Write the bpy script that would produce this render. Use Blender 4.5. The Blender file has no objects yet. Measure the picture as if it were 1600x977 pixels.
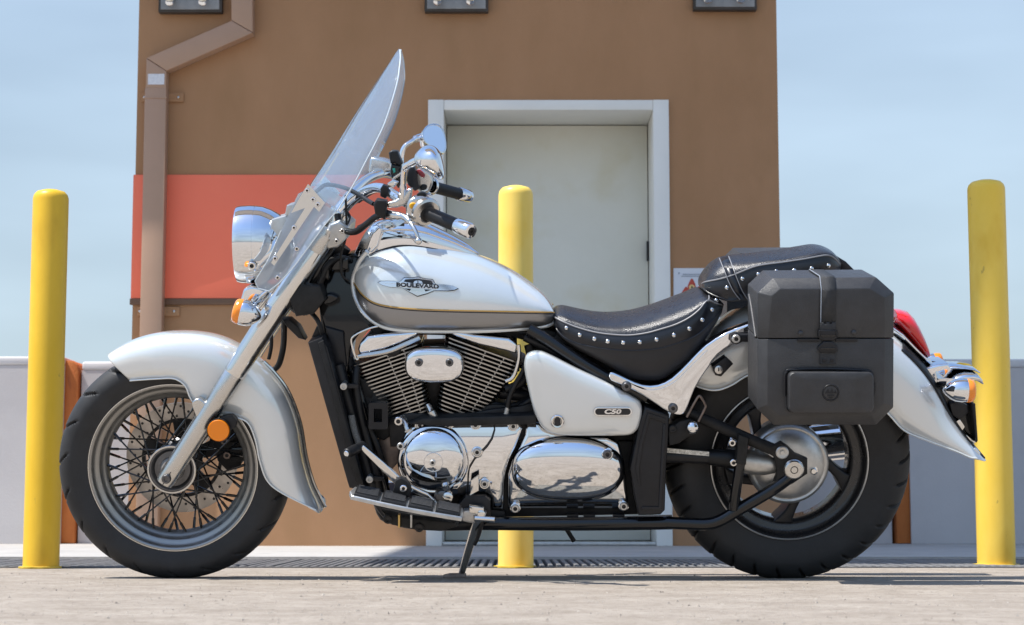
import bpy, bmesh, math, random
from mathutils import Vector, Matrix
from mathutils.bvhtree import BVHTree
random.seed(4)
R = math.radians
scene = bpy.context.scene
col = scene.collection

# ---------------------------------------------------------------- camera, light, sky
F_PX, HALF_W, HALF_H = 2902.0, 800.0, 488.3          # focal length in photo pixels (1600 wide)
CAM = Vector((0.0, -4.95, 0.171)); PITCH = R(6.14)
cam_data = bpy.data.cameras.new('camera'); cam = bpy.data.objects.new('camera', cam_data); col.objects.link(cam)
cam.location = CAM; cam.rotation_euler = (R(90) + PITCH, 0, 0)
cam_data.sensor_width = 36.0; cam_data.lens = F_PX / 1600 * 36
cam_data.clip_start = 0.05; cam_data.clip_end = 2000
cam_data.dof.use_dof = True; cam_data.dof.focus_distance = 4.80; cam_data.dof.aperture_fstop = 9
scene.camera = cam

SUN_EL, SUN_BACK = R(63), R(-16)                       # sun high on the left, a little in front of the facade (negative = toward the camera)
to_sun = Vector((-math.cos(SUN_EL) * math.cos(SUN_BACK), math.cos(SUN_EL) * math.sin(SUN_BACK), math.sin(SUN_EL)))
sl = bpy.data.lights.new('sun', 'SUN'); sl.energy = 2.8; sl.angle = R(0.5); sl.color = (1.0, 0.965, 0.91)
sun = bpy.data.objects.new('sun', sl); col.objects.link(sun)
sun.rotation_euler = to_sun.to_track_quat('Z', 'Y').to_euler(); sun.location = (-5, 0, 10)
world = bpy.data.worlds.new('World'); scene.world = world; world.use_nodes = True
wn = world.node_tree.nodes; wl = world.node_tree.links
bg = wn['Background']; bg.inputs['Strength'].default_value = 0.122
sky = wn.new('ShaderNodeTexSky'); sky.sky_type = 'NISHITA'; sky.sun_disc = False
sky.sun_elevation = SUN_EL; sky.sun_rotation = math.atan2(to_sun.x, to_sun.y)
sky.air_density = 1.0; sky.dust_density = .35; sky.ozone_density = 2.2
# pale summer haze, thick near the horizon and thinning upward, with faint cloud streaks; the same all round the sky
tc = wn.new('ShaderNodeTexCoord'); mp = wn.new('ShaderNodeMapping'); mp.inputs['Scale'].default_value = (1.5, 1.5, 6.0)
nz = wn.new('ShaderNodeTexNoise'); nz.inputs['Scale'].default_value = 1.5; nz.inputs['Detail'].default_value = 4; nz.inputs['Roughness'].default_value = .5
sx = wn.new('ShaderNodeSeparateXYZ'); cr = wn.new('ShaderNodeValToRGB'); e_ = cr.color_ramp.elements
e_[0].position, e_[0].color = 0.0, (.97,) * 3 + (1,); e_[1].position, e_[1].color = .72, (.06,) * 3 + (1,)
q_ = e_.new(.30); q_.color = (.72,) * 3 + (1,)
ca = wn.new('ShaderNodeMapRange'); ca.inputs['From Min'].default_value = .35; ca.inputs['From Max'].default_value = .68; ca.inputs['To Min'].default_value = .82; ca.inputs['To Max'].default_value = 1.22
mm = wn.new('ShaderNodeMixRGB'); mm.blend_type = 'MULTIPLY'; mm.inputs[0].default_value = 1; mm.inputs[1].default_value = (1.58, 1.92, 2.18, 1)
mx = wn.new('ShaderNodeMixRGB')
wl.new(tc.outputs['Generated'], mp.inputs[0]); wl.new(mp.outputs[0], nz.inputs['Vector']); wl.new(nz.outputs['Fac'], ca.inputs['Value'])
wl.new(tc.outputs['Generated'], sx.inputs[0]); wl.new(sx.outputs['Z'], cr.inputs[0]); wl.new(ca.outputs[0], mm.inputs[2])
wl.new(cr.outputs[0], mx.inputs[0]); wl.new(sky.outputs[0], mx.inputs[1]); wl.new(mm.outputs[0], mx.inputs[2]); wl.new(mx.outputs[0], bg.inputs['Color'])
scene.view_settings.view_transform = 'Standard'; scene.view_settings.look = 'None'
scene.view_settings.exposure = 1.26; scene.view_settings.gamma = 1
scene.cycles.max_bounces = 8; scene.cycles.transparent_max_bounces = 12
scene.cycles.caustics_reflective = False; scene.cycles.caustics_refractive = False

# ---------------------------------------------------------------- measuring helpers (photo pixel + known distance -> place)
FWD = Vector((0, math.cos(PITCH), math.sin(PITCH))); UP = Vector((0, -math.sin(PITCH), math.cos(PITCH)))
def ray(px, py): return FWD + Vector(((px - HALF_W) / F_PX, 0, 0)) + UP * ((HALF_H - py) / F_PX)
def W(px, py, Y):
    d = ray(px, py); return CAM + d * ((Y - CAM.y) / d.y)
def GND(px, py):
    d = ray(px, py); return CAM + d * (-CAM.z / d.z)
LEAN = R(13.3); CA, SA = math.cos(LEAN), math.sin(LEAN); NV = Vector((0, CA, SA))
def loc(p): return Vector((p.x, p.y * CA + p.z * SA, -p.y * SA + p.z * CA))
def dloc(d): return loc(d)
def Q(px, py, v):                                     # point of the leaning motorcycle's own frame at sideways offset v
    d = ray(px, py); t = (v - CAM.dot(NV)) / d.dot(NV); return loc(CAM + d * t)
CAML = loc(CAM)
def snap(px, py, bvh, off=0.0, v=-.16):
    d = dloc(ray(px, py)).normalized()
    h = bvh.ray_cast(CAML, d)
    if h[0] is None: return Q(px, py, v)
    n = h[1] if h[1].dot(d) < 0 else -h[1]
    return h[0] + n * off
PX = 1 / 586.0                                        # metres per photo pixel at the motorcycle

# ---------------------------------------------------------------- materials
MATS = {}
def mat(name, color, metal=0.0, rough=0.5, coat=0.0, bump=0.0, bscale=200.0, vary=0.0, vscale=8.0, spec=0.5, rvary=0.0, trans=0.0, grime=None, detail=4):
    m = bpy.data.materials.new(name); m.use_nodes = True; nt = m.node_tree; b = nt.nodes['Principled BSDF']
    b.inputs['Base Color'].default_value = (*color, 1); b.inputs['Metallic'].default_value = metal
    b.inputs['Roughness'].default_value = rough; b.inputs['Specular IOR Level'].default_value = spec
    b.inputs['Coat Weight'].default_value = coat; b.inputs['Coat Roughness'].default_value = .04
    b.inputs['Transmission Weight'].default_value = trans
    t = nt.nodes.new('ShaderNodeTexCoord')
    if vary or grime or rvary:
        n = nt.nodes.new('ShaderNodeTexNoise'); n.inputs['Scale'].default_value = vscale; n.inputs['Detail'].default_value = detail
        n.inputs['Roughness'].default_value = .62
        nt.links.new(t.outputs['Object'], n.inputs['Vector'])
        r = nt.nodes.new('ShaderNodeValToRGB'); e = r.color_ramp.elements
        e[0].position, e[1].position = .32, .68
        g = grime or tuple(c * (1 - vary) for c in color)
        e[0].color = (*g, 1); e[1].color = (*[min(1, c * (1 + (0 if grime else vary))) for c in color], 1)
        if vary or grime:
            nt.links.new(n.outputs['Fac'], r.inputs[0]); nt.links.new(r.outputs[0], b.inputs['Base Color'])
        if rvary:
            mr = nt.nodes.new('ShaderNodeMapRange'); mr.inputs['From Min'].default_value = .3; mr.inputs['From Max'].default_value = .7
            mr.inputs['To Min'].default_value = max(.01, rough - rvary); mr.inputs['To Max'].default_value = rough + rvary
            nt.links.new(n.outputs['Fac'], mr.inputs['Value']); nt.links.new(mr.outputs[0], b.inputs['Roughness'])
    if bump:
        n2 = nt.nodes.new('ShaderNodeTexNoise'); n2.inputs['Scale'].default_value = bscale; n2.inputs['Detail'].default_value = 3
        nt.links.new(t.outputs['Object'], n2.inputs['Vector'])
        bp = nt.nodes.new('ShaderNodeBump'); bp.inputs['Strength'].default_value = bump; bp.inputs['Distance'].default_value = .004
        nt.links.new(n2.outputs['Fac'], bp.inputs['Height']); nt.links.new(bp.outputs[0], b.inputs['Normal'])
    MATS[name] = m; return m
chrome = mat('chrome', (.80, .81, .83), 1, .045, rvary=.03, vscale=14)
chrome_worn = mat('chrome_worn', (.74, .73, .71), 1, .13, rvary=.09, vscale=60)
alloy = mat('polished_alloy', (.60, .59, .57), 1, .24, bump=.04, bscale=300, rvary=.06, vscale=40)
alloy_dull = mat('cast_alloy', (.52, .52, .51), .9, .38, bump=.12, bscale=420, vary=.15, vscale=30)
alloy_dark = mat('dark_alloy', (.13, .13, .135), .9, .36, vary=.2, vscale=30)
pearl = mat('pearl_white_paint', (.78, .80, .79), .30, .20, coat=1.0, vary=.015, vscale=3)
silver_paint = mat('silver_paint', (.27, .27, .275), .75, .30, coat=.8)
gold = mat('gold_pinstripe', (.50, .30, .08), .4, .35)
gloss_black = mat('gloss_black', (.005, .0055, .007), 0, .13, coat=.45, rvary=.05, vscale=25, spec=.3)
satin_black = mat('satin_black', (.015, .0155, .018), 0, .36, spec=.32, bump=.08, bscale=500, vary=.25, vscale=20)
grain_black = mat('grained_black_plastic', (.034, .034, .036), 0, .42, bump=.28, bscale=620, vary=.18, vscale=30, rvary=.06)
dusty_black = mat('dusty_black', (.018, .018, .0185), 0, .52, spec=.25, bump=.1, bscale=300, vary=.35, vscale=26)
dark_metal = mat('dark_engine_metal', (.022, .022, .024), .6, .45, bump=.1, bscale=300, vary=.3, vscale=30)
leather = mat('black_leather', (.014, .014, .017), 0, .30, bump=.30, bscale=420, rvary=.08, vscale=30, spec=.65)
leather_side = mat('matt_black_vinyl', (.018, .017, .018), 0, .55, bump=.2, bscale=500, vary=.2, vscale=14)
band_leather = mat('smooth_black_leather', (.009, .010, .014), 0, .33, bump=.10, bscale=300, rvary=.06, vscale=22)
thread = mat('grey_piping', (.24, .24, .25), 0, .45)
rubber = mat('tyre_rubber', (.024, .024, .025), 0, .62, spec=.4, bump=.12, bscale=350, vary=.28, vscale=16, grime=None, rvary=.08)
rubber_soft = mat('black_rubber', (.008, .008, .009), 0, .46, spec=.35, bump=.08, bscale=400)
amber = mat('amber_lens', (.95, .27, .012), 0, .16, coat=.6, bump=.18, bscale=160)
amber2 = mat('amber_reflector', (1.0, .26, .002), 0, .35, coat=.2, bump=.25, bscale=600)
red_lens = mat('red_lens', (.72, .012, .014), 0, .12, coat=.9)
yellow_plastic = mat('yellow_button', (.85, .42, .01), 0, .3)
mirror_glass = mat('mirror_glass', (.9, .92, .94), 1, .01)
white_print = mat('white_print', (.80, .80, .78), 0, .5)
black_print = mat('black_print', (.012, .012, .014), 0, .4)
red_print = mat('red_print', (.48, .06, .035), 0, .5)
orange_print = mat('pale_yellow_print', (.78, .55, .22), 0, .5)
grey_print = mat('grey_print', (.30, .33, .38), 0, .6)
brass = mat('brass_bits', (.60, .42, .16), .9, .3)
rust_and_shade = mat('stained_and_shaded_steel', (.20, .16, .14), .8, .45, vary=.3, vscale=40)

def glass_mat(name, tint, haze, gl=1.0, hz=(.8, .86, .92)):
    m = bpy.data.materials.new(name); m.use_nodes = True; nt = m.node_tree; n = nt.nodes; l = nt.links
    n.remove(n['Principled BSDF']); out = n['Material Output']
    tr = n.new('ShaderNodeBsdfTransparent'); tr.inputs[0].default_value = (*tint, 1)
    g = n.new('ShaderNodeBsdfGlossy'); g.inputs['Roughness'].default_value = .03
    d = n.new('ShaderNodeBsdfDiffuse'); d.inputs[0].default_value = (*hz, 1)
    tl = n.new('ShaderNodeBsdfTranslucent'); tl.inputs[0].default_value = (*hz, 1)
    ad = n.new('ShaderNodeMixShader'); ad.inputs[0].default_value = .5; l.new(d.outputs[0], ad.inputs[1]); l.new(tl.outputs[0], ad.inputs[2])
    m1 = n.new('ShaderNodeMixShader'); m1.inputs[0].default_value = haze; l.new(tr.outputs[0], m1.inputs[1]); l.new(ad.outputs[0], m1.inputs[2])
    f = n.new('ShaderNodeFresnel'); f.inputs[0].default_value = 1.5
    mu = n.new('ShaderNodeMath'); mu.operation = 'MULTIPLY'; mu.inputs[1].default_value = gl; l.new(f.outputs[0], mu.inputs[0])
    ge = n.new('ShaderNodeNewGeometry'); iv = n.new('ShaderNodeMath'); iv.operation = 'SUBTRACT'; iv.inputs[0].default_value = 1; l.new(ge.outputs['Backfacing'], iv.inputs[1])
    mk = n.new('ShaderNodeMath'); mk.operation = 'MULTIPLY'; l.new(mu.outputs[0], mk.inputs[0]); l.new(iv.outputs[0], mk.inputs[1]); mu = mk
    m2 = n.new('ShaderNodeMixShader'); l.new(mu.outputs[0], m2.inputs[0]); l.new(m1.outputs[0], m2.inputs[1]); l.new(g.outputs[0], m2.inputs[2])
    l.new(m2.outputs[0], out.inputs[0]); MATS[name] = m; return m
screen_glass = glass_mat('clear_windscreen', (.93, .97, .99), .12, 1.35, (.66, .80, 1.0))
wing_glass = glass_mat('wing_plastic_glare', (.93, .96, .98), .42, 1.3)  # pale haze in the colour imitates the bright reflection on the wings

# ---------------------------------------------------------------- mesh helpers
def finish(name, bm, material, parent=None, sharp=38, loc_=None):
    bmesh.ops.recalc_face_normals(bm, faces=bm.faces[:])
    for f in bm.faces: f.smooth = True
    lim = R(sharp)
    for e in bm.edges:
        e.smooth = not (len(e.link_faces) == 2 and e.calc_face_angle(0) > lim)
    me = bpy.data.meshes.new(name); bm.to_mesh(me); bm.free()
    for m in (material if isinstance(material, (list, tuple)) else [material]): me.materials.append(m)
    o = bpy.data.objects.new(name, me); col.objects.link(o)
    if parent is not None: o.parent = parent
    if loc_ is not None: o.location = loc_
    return o
def share(src, name, parent=None, location=None, rot=None):
    o = src.copy(); o.name = name; col.objects.link(o)
    if parent is not None: o.parent = parent
    if location is not None: o.location = location
    if rot is not None: o.rotation_euler = rot
    return o
def thing(o, label, cat, group=None):
    o['label'] = label; o['category'] = cat
    if group: o['group'] = group
    return o
def empty(name, location=(0, 0, 0), rot=(0, 0, 0)):
    o = bpy.data.objects.new(name, None); o.empty_display_size = .1; col.objects.link(o); o.location = location; o.rotation_euler = rot; return o
def add_box(bm, a, b, bevel=0.0, seg=2):
    ret = bmesh.ops.create_cube(bm, size=1.0); vs = ret['verts']
    c = [(a[i] + b[i]) / 2 for i in range(3)]; s = [abs(b[i] - a[i]) for i in range(3)]
    for v in vs: v.co = Vector((c[0] + v.co.x * s[0], c[1] + v.co.y * s[1], c[2] + v.co.z * s[2]))
    if bevel:
        es = list({e for v in vs for e in v.link_edges})
        bmesh.ops.bevel(bm, geom=es, offset=bevel, segments=seg, affect='EDGES', profile=.5)
def box(name, a, b, m, parent=None, bevel=0.0, seg=2):
    bm = bmesh.new(); add_box(bm, a, b, bevel, seg); return finish(name, bm, m, parent)
def spline(pts, n=6, closed=False):
    out = []; N = len(pts); V = [Vector(p) for p in pts]
    for i in range(N if closed else N - 1):
        if closed: p0, p1, p2, p3 = V[i - 1], V[i], V[(i + 1) % N], V[(i + 2) % N]
        else: p0, p1, p2, p3 = V[max(i - 1, 0)], V[i], V[i + 1], V[min(i + 2, N - 1)]
        for k in range(n):
            t = k / n
            out.append(.5 * ((2 * p1) + (p2 - p0) * t + (2 * p0 - 5 * p1 + 4 * p2 - p3) * t * t + (3 * p1 - p0 - 3 * p2 + p3) * t ** 3))
    if not closed: out.append(V[-1])
    return out
def add_tube(bm, pts, r, seg=10, cap=True):
    P = [Vector(p) for p in pts]; n = len(P)
    rr = r if isinstance(r, (list, tuple)) else [r] * n
    if len(rr) != n: rr = [rr[0] + 0 * i if False else rr[min(int(i * len(rr) / n), len(rr) - 1)] for i in range(n)]
    T = [(P[min(i + 1, n - 1)] - P[max(i - 1, 0)]).normalized() for i in range(n)]
    a = Vector((0, 0, 1)) if abs(T[0].z) < .9 else Vector((1, 0, 0))
    N_ = (a - T[0] * a.dot(T[0])).normalized(); rings = []
    for i in range(n):
        if i:
            N_ = (N_ - T[i] * N_.dot(T[i])).normalized()
        B = T[i].cross(N_)
        rings.append([bm.verts.new(P[i] + (N_ * math.cos(2 * math.pi * k / seg) + B * math.sin(2 * math.pi * k / seg)) * rr[i]) for k in range(seg)])
    for i in range(n - 1):
        for k in range(seg):
            bm.faces.new((rings[i][k], rings[i][(k + 1) % seg], rings[i + 1][(k + 1) % seg], rings[i + 1][k]))
    if cap:
        bm.faces.new(rings[0][::-1]); bm.faces.new(rings[-1])
def tube(name, pts, r, m, parent=None, seg=10, smooth=6):
    if smooth and len(pts) > 2: pts = spline(pts, smooth)
    bm = bmesh.new(); add_tube(bm, pts, r, seg); return finish(name, bm, m, parent)
def add_lathe(bm, prof, origin, axis, seg=32, squash=None):
    ax = Vector(axis).normalized(); a = Vector((0, 0, 1)) if abs(ax.z) < .9 else Vector((1, 0, 0))
    u = (a - ax * a.dot(ax)).normalized(); w = ax.cross(u); O = Vector(origin); rings = []
    for (h, r) in prof:
        if r < 1e-6: rings.append([bm.verts.new(O + ax * h)])
        else: rings.append([bm.verts.new(O + ax * h + (u * math.cos(2 * math.pi * k / seg) + w * math.sin(2 * math.pi * k / seg)) * r) for k in range(seg)])
    for A, B in zip(rings, rings[1:]):
        for k in range(seg):
            k2 = (k + 1) % seg
            if len(A) == 1 and len(B) == 1: continue
            if len(A) == 1: bm.faces.new((A[0], B[k2], B[k]))
            elif len(B) == 1: bm.faces.new((A[k], A[k2], B[0]))
            else: bm.faces.new((A[k], A[k2], B[k2], B[k]))
def lathe(name, prof, origin, axis, m, parent=None, seg=32, sharp=38):
    bm = bmesh.new(); add_lathe(bm, prof, origin, axis, seg); return finish(name, bm, m, parent, sharp)
def add_grid(bm, rows, close_u=False, close_v=False, mats=None):
    V = [[bm.verts.new(p) for p in r] for r in rows]; n = len(V); k = len(V[0])
    for i in range(n if close_u else n - 1):
        for j in range(k if close_v else k - 1):
            f = bm.faces.new((V[i][j], V[i][(j + 1) % k], V[(i + 1) % n][(j + 1) % k], V[(i + 1) % n][j]))
            if mats: f.material_index = mats(i, j)
    return V
def add_prism(bm, front, back, bevel=0.0, seg=2, bevel_back=False):
    A = [bm.verts.new(p) for p in front]; B = [bm.verts.new(p) for p in back]; n = len(A)
    fa = bm.faces.new(A); bm.faces.new(B[::-1])
    for i in range(n): bm.faces.new((A[i], B[i], B[(i + 1) % n], A[(i + 1) % n]))
    bmesh.ops.recalc_face_normals(bm, faces=bm.faces[:])
    if bevel:
        es = list(fa.edges)
        bmesh.ops.bevel(bm, geom=es, offset=bevel, segments=seg, affect='EDGES', profile=.5, clamp_overlap=True)
def bulge(o, fn, nx=6, nz=14, thresh=None):
    """give a flat cast face its crown: cut it into a net, then push each point by fn(x, z)"""
    bm = bmesh.new(); bm.from_mesh(o.data); xs = [v.co.x for v in bm.verts]; zs = [v.co.z for v in bm.verts]
    ym = min(v.co.y for v in bm.verts)
    for i in range(1, nz): 
        z = min(zs) + (max(zs) - min(zs)) * i / nz; bmesh.ops.bisect_plane(bm, geom=bm.verts[:] + bm.edges[:] + bm.faces[:], plane_co=(0, 0, z), plane_no=(0, 0, 1))
    for i in range(1, nx):
        x = min(xs) + (max(xs) - min(xs)) * i / nx; bmesh.ops.bisect_plane(bm, geom=bm.verts[:] + bm.edges[:] + bm.faces[:], plane_co=(x, 0, 0), plane_no=(1, 0, 0))
    th = ym + .022 if thresh is None else thresh
    for v in bm.verts:
        if v.co.y < th: v.co.y += fn(v.co.x, v.co.z)
    bmesh.ops.recalc_face_normals(bm, faces=bm.faces[:])
    for f in bm.faces: f.smooth = True
    for e in bm.edges: e.smooth = not (len(e.link_faces) == 2 and e.calc_face_angle(0) > R(50))
    bm.to_mesh(o.data); bm.free(); return o
def prism(name, pts, v0, v1, m, parent=None, bevel=0.0, seg=2, smooth=0, sharp=38):
    """side outline traced at near offset v0, carried straight across to v1"""
    if smooth: pts = [tuple(p) for p in spline([(p[0], p[1], 0) for p in pts], smooth, True)]
    fr = [Q(p[0], p[1], v0) for p in pts]; bk = [Vector((p.x, v1, p.z)) for p in fr]
    bm = bmesh.new(); add_prism(bm, fr, bk, bevel, seg); return finish(name, bm, m, parent, sharp)
def dome(name, pts, v0, prof, m, parent=None, smooth=0, sharp=38, mirror=False):
    """outline at v0; prof = (scale about centre, rise toward the rider's left) rings, last one closes"""
    if smooth: pts = [tuple(p) for p in spline([(p[0], p[1], 0) for p in pts], smooth, True)]
    base = [Q(p[0], p[1], v0) for p in pts]; c = sum(base, Vector()) / len(base)
    bm = bmesh.new(); rows = []
    for s, h in prof: rows.append([Vector((c.x + (p.x - c.x) * s, v0 - h, c.z + (p.z - c.z) * s)) for p in base])
    V = add_grid(bm, rows, close_v=True)
    bm.faces.new(V[-1]); bm.faces.new(V[0][::-1])
    return finish(name, bm, m, parent, sharp)
def superellipse(cx, cy, a, b, n=2.4, rot=0, N=48):
    out = []
    for k in range(N):
        t = 2 * math.pi * k / N; c, s = math.cos(t), math.sin(t)
        x = a * math.copysign(abs(c) ** (2 / n), c); y = b * math.copysign(abs(s) ** (2 / n), s)
        out.append((cx + x * math.cos(rot) - y * math.sin(rot), cy + x * math.sin(rot) + y * math.cos(rot)))
    return out
def rrect(x0, y0, x1, y1, r, n=4):
    out = []
    for cx, cy, a0 in ((x1 - r, y0 + r, -90), (x1 - r, y1 - r, 0), (x0 + r, y1 - r, 90), (x0 + r, y0 + r, 180)):
        for k in range(n + 1):
            a = R(a0 + 90 * k / n); out.append((cx + r * math.cos(a), cy + r * math.sin(a)))
    return out
BOLTS = {}
def bolt(px, py, v, r, parent, m=None, name='bolt', at=None):
    m = m or alloy_dull; key = (round(r, 4), m.name)
    p = at if at is not None else Q(px, py, v)
    if key not in BOLTS:
        h = r * .7
        BOLTS[key] = lathe(name, [(.3 * r, r * 1.05), (-h * .75, r * 1.05), (-h, r * .88), (-h, r * .52), (-h * .35, r * .48), (-h * .35, 0)], (0, 0, 0), (0, 1, 0), m, parent, 12)
        BOLTS[key].data.materials.append(black_print)  # socket faces painted black for the shade a deeper recess would hold
        for f in BOLTS[key].data.polygons:
            if math.hypot(f.center.x, f.center.z) < r * .5: f.material_index = 1
        BOLTS[key].location = p; return BOLTS[key]
    return share(BOLTS[key], name, parent, p)
def text_mesh(s):
    cu = bpy.data.curves.new('lettering', 'FONT'); cu.body = s; cu.size = 1; cu.align_x = 'CENTER'; cu.align_y = 'CENTER'; cu.offset = .045; cu.resolution_u = 3
    o = bpy.data.objects.new('lettering', cu); col.objects.link(o)
    dg = bpy.context.evaluated_depsgraph_get(); me = bpy.data.meshes.new_from_object(o.evaluated_get(dg))
    bpy.data.objects.remove(o); return me
def lettering(name, s, fn, m, parent, sx, sy, slant=0):
    """fn maps (x right, y up) in lettering units to a point; real raised-film lettering"""
    me = text_mesh(s); bm = bmesh.new(); bm.from_mesh(me); bpy.data.meshes.remove(me)
    bmesh.ops.triangulate(bm, faces=bm.faces[:])
    for v in bm.verts: v.co = fn(v.co.x * sx + slant * v.co.y * sy, v.co.y * sy)
    return finish(name, bm, m, parent)

# ================================================================ SETTING
def surf(name, c1, c2, scale, bump=.3, bscale=60, rough=.85, streak=None, spots=None, sc3=(1, 1, 1), chips=None):
    m = bpy.data.materials.new(name); m.use_nodes = True; nt = m.node_tree; n = nt.nodes; l = nt.links; b = n['Principled BSDF']
    b.inputs['Roughness'].default_value = rough; b.inputs['Specular IOR Level'].default_value = .3
    t = n.new('ShaderNodeTexCoord'); mpn = n.new('ShaderNodeMapping'); mpn.inputs['Scale'].default_value = sc3; l.new(t.outputs['Object'], mpn.inputs[0])
    a = n.new('ShaderNodeTexNoise'); a.inputs['Scale'].default_value = scale; a.inputs['Detail'].default_value = 7; a.inputs['Roughness'].default_value = .65
    l.new(mpn.outputs[0], a.inputs['Vector'])
    r = n.new('ShaderNodeValToRGB'); r.color_ramp.elements[0].position = .33; r.color_ramp.elements[1].position = .67
    r.color_ramp.elements[0].color = (*c1, 1); r.color_ramp.elements[1].color = (*c2, 1); l.new(a.outputs['Fac'], r.inputs[0])
    last = r.outputs[0]
    if spots:
        s = n.new('ShaderNodeTexNoise'); s.inputs['Scale'].default_value = spots[0]; s.inputs['Detail'].default_value = 4; l.new(mpn.outputs[0], s.inputs['Vector'])
        sr = n.new('ShaderNodeValToRGB'); sr.color_ramp.elements[0].position = spots[1]; sr.color_ramp.elements[1].position = spots[1] + spots[2]
        sr.color_ramp.elements[0].color = (0, 0, 0, 1); sr.color_ramp.elements[1].color = (spots[3],) * 3 + (1,); l.new(s.outputs['Fac'], sr.inputs[0])
        mxx = n.new('ShaderNodeMixRGB'); mxx.inputs[2].default_value = (*spots[4], 1); l.new(sr.outputs[0], mxx.inputs[0]); l.new(last, mxx.inputs[1]); last = mxx.outputs[0]
    if chips:
        s = n.new('ShaderNodeTexNoise'); s.inputs['Scale'].default_value = chips[0]; s.inputs['Detail'].default_value = 6; s.inputs['Roughness'].default_value = .7; l.new(mpn.outputs[0], s.inputs['Vector'])
        sr = n.new('ShaderNodeValToRGB'); sr.color_ramp.elements[0].position = chips[1]; sr.color_ramp.elements[1].position = chips[1] + .03
        sr.color_ramp.elements[0].color = (0, 0, 0, 1); sr.color_ramp.elements[1].color = (chips[2],) * 3 + (1,); l.new(s.outputs['Fac'], sr.inputs[0])
        mxx = n.new('ShaderNodeMixRGB'); mxx.inputs[2].default_value = (*chips[3], 1); l.new(sr.outputs[0], mxx.inputs[0]); l.new(last, mxx.inputs[1]); last = mxx.outputs[0]
    l.new(last, b.inputs['Base Color'])
    f = n.new('ShaderNodeTexNoise'); f.inputs['Scale'].default_value = bscale; f.inputs['Detail'].default_value = 6; f.inputs['Roughness'].default_value = .7; l.new(t.outputs['Object'], f.inputs['Vector'])
    bp = n.new('ShaderNodeBump'); bp.inputs['Strength'].default_value = bump; bp.inputs['Distance'].default_value = .01; l.new(f.outputs['Fac'], bp.inputs['Height']); l.new(bp.outputs[0], b.inputs['Normal'])
    MATS[name] = m; return m
concrete = surf('deck_concrete', (.285, .24, .195), (.405, .352, .295), 7, .8, 60, .92, spots=(46, .58, .05, .6, (.20, .165, .13)), chips=(150, .60, .6, (.13, .105, .085)))
apron_mat = surf('apron_concrete', (.36, .345, .325), (.46, .44, .41), 3, .3, 70, .9, spots=(9, .62, .1, .5, (.26, .25, .24)))
stucco = surf('brown_stucco', (.39, .214, .108), (.45, .250, .132), 2.2, .35, 210, .85, spots=(3.2, .56, .16, .5, (.345, .192, .092)), sc3=(1, 1, .45), chips=(26, .70, .35, (.50, .36, .24)))
stucco_low = stucco
orange_panel = surf('orange_red_panel', (.96, .200, .115), (.98, .225, .130), 1.4, .15, 200, .7)
trim_brown = surf('brown_trim', (.15, .088, .055), (.18, .105, .066), 3, .1, 150, .6)
pipe_brown = surf('brown_painted_metal', (.42, .27, .185), (.46, .295, .205), 2.5, .03, 120, .42)
door_white = surf('white_frame_paint', (.80, .79, .74), (.86, .85, .80), 2, .05, 90, .45)
door_grey = surf('pale_grey_door_paint', (.72, .70, .60), (.79, .77, .67), 1.1, .08, 30, .4, spots=(3.0, .52, .16, .6, (.66, .60, .42)))
para_paint = surf('pale_parapet_paint', (.50, .475, .47), (.57, .545, .535), 1.5, .15, 90, .8, spots=(4, .66, .12, .3, (.42, .40, .40)))
cap_paint = surf('parapet_cap_white', (.60, .585, .58), (.68, .665, .66), 3, .1, 90, .6)
rust = surf('rust_orange_steel', (.42, .12, .03), (.60, .20, .05), 6, .3, 70, .7, spots=(14, .58, .1, .6, (.20, .06, .025)), sc3=(1, 1, .3))
yellow_paint = surf('yellow_floor_paint', (.55, .38, .04), (.70, .50, .09), 20, .3, 60, .7)
grate_mat = surf('grate_steel', (.10, .10, .105), (.20, .195, .19), 25, .2, 120, .6)
pit_dark = surf('drain_pit', (.03, .03, .032), (.05, .05, .05), 10, .3, 60, .9)
fixture_mat = surf('weathered_fixture_grey', (.22, .23, .24), (.33, .34, .345), 9, .1, 150, .5)
fixture_rim = surf('fixture_dark_rim', (.05, .045, .04), (.07, .06, .055), 9, .1, 150, .5)
sticker_mat = surf('sticker_silver', (.62, .62, .66), (.80, .80, .82), 90, .05, 150, .4)

YG0, YG1 = GND(800, 887.5).y, GND(800, 875.5).y       # drain in front of the tower
YB = GND(800, 857).y                                  # facade plane
YP = GND(800, 853.5).y                                # parapet face
XG = 14.0
def sheet(name, quads, m, kind='structure'):
    bm = bmesh.new()
    for (x0, y0, x1, y1, z) in quads:
        bm.faces.new([bm.verts.new(p) for p in ((x0, y0, z), (x1, y0, z), (x1, y1, z), (x0, y1, z))])
    bmesh.ops.remove_doubles(bm, verts=bm.verts[:], dist=1e-5)
    o = finish(name, bm, m); o['kind'] = kind; return o
sheet('ground', [(-300, -300, 300, YG0, 0), (-300, YG0, -XG, YG1, 0), (XG, YG0, 300, YG1, 0), (-300, YG1, 300, 300, 0)], concrete)
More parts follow.
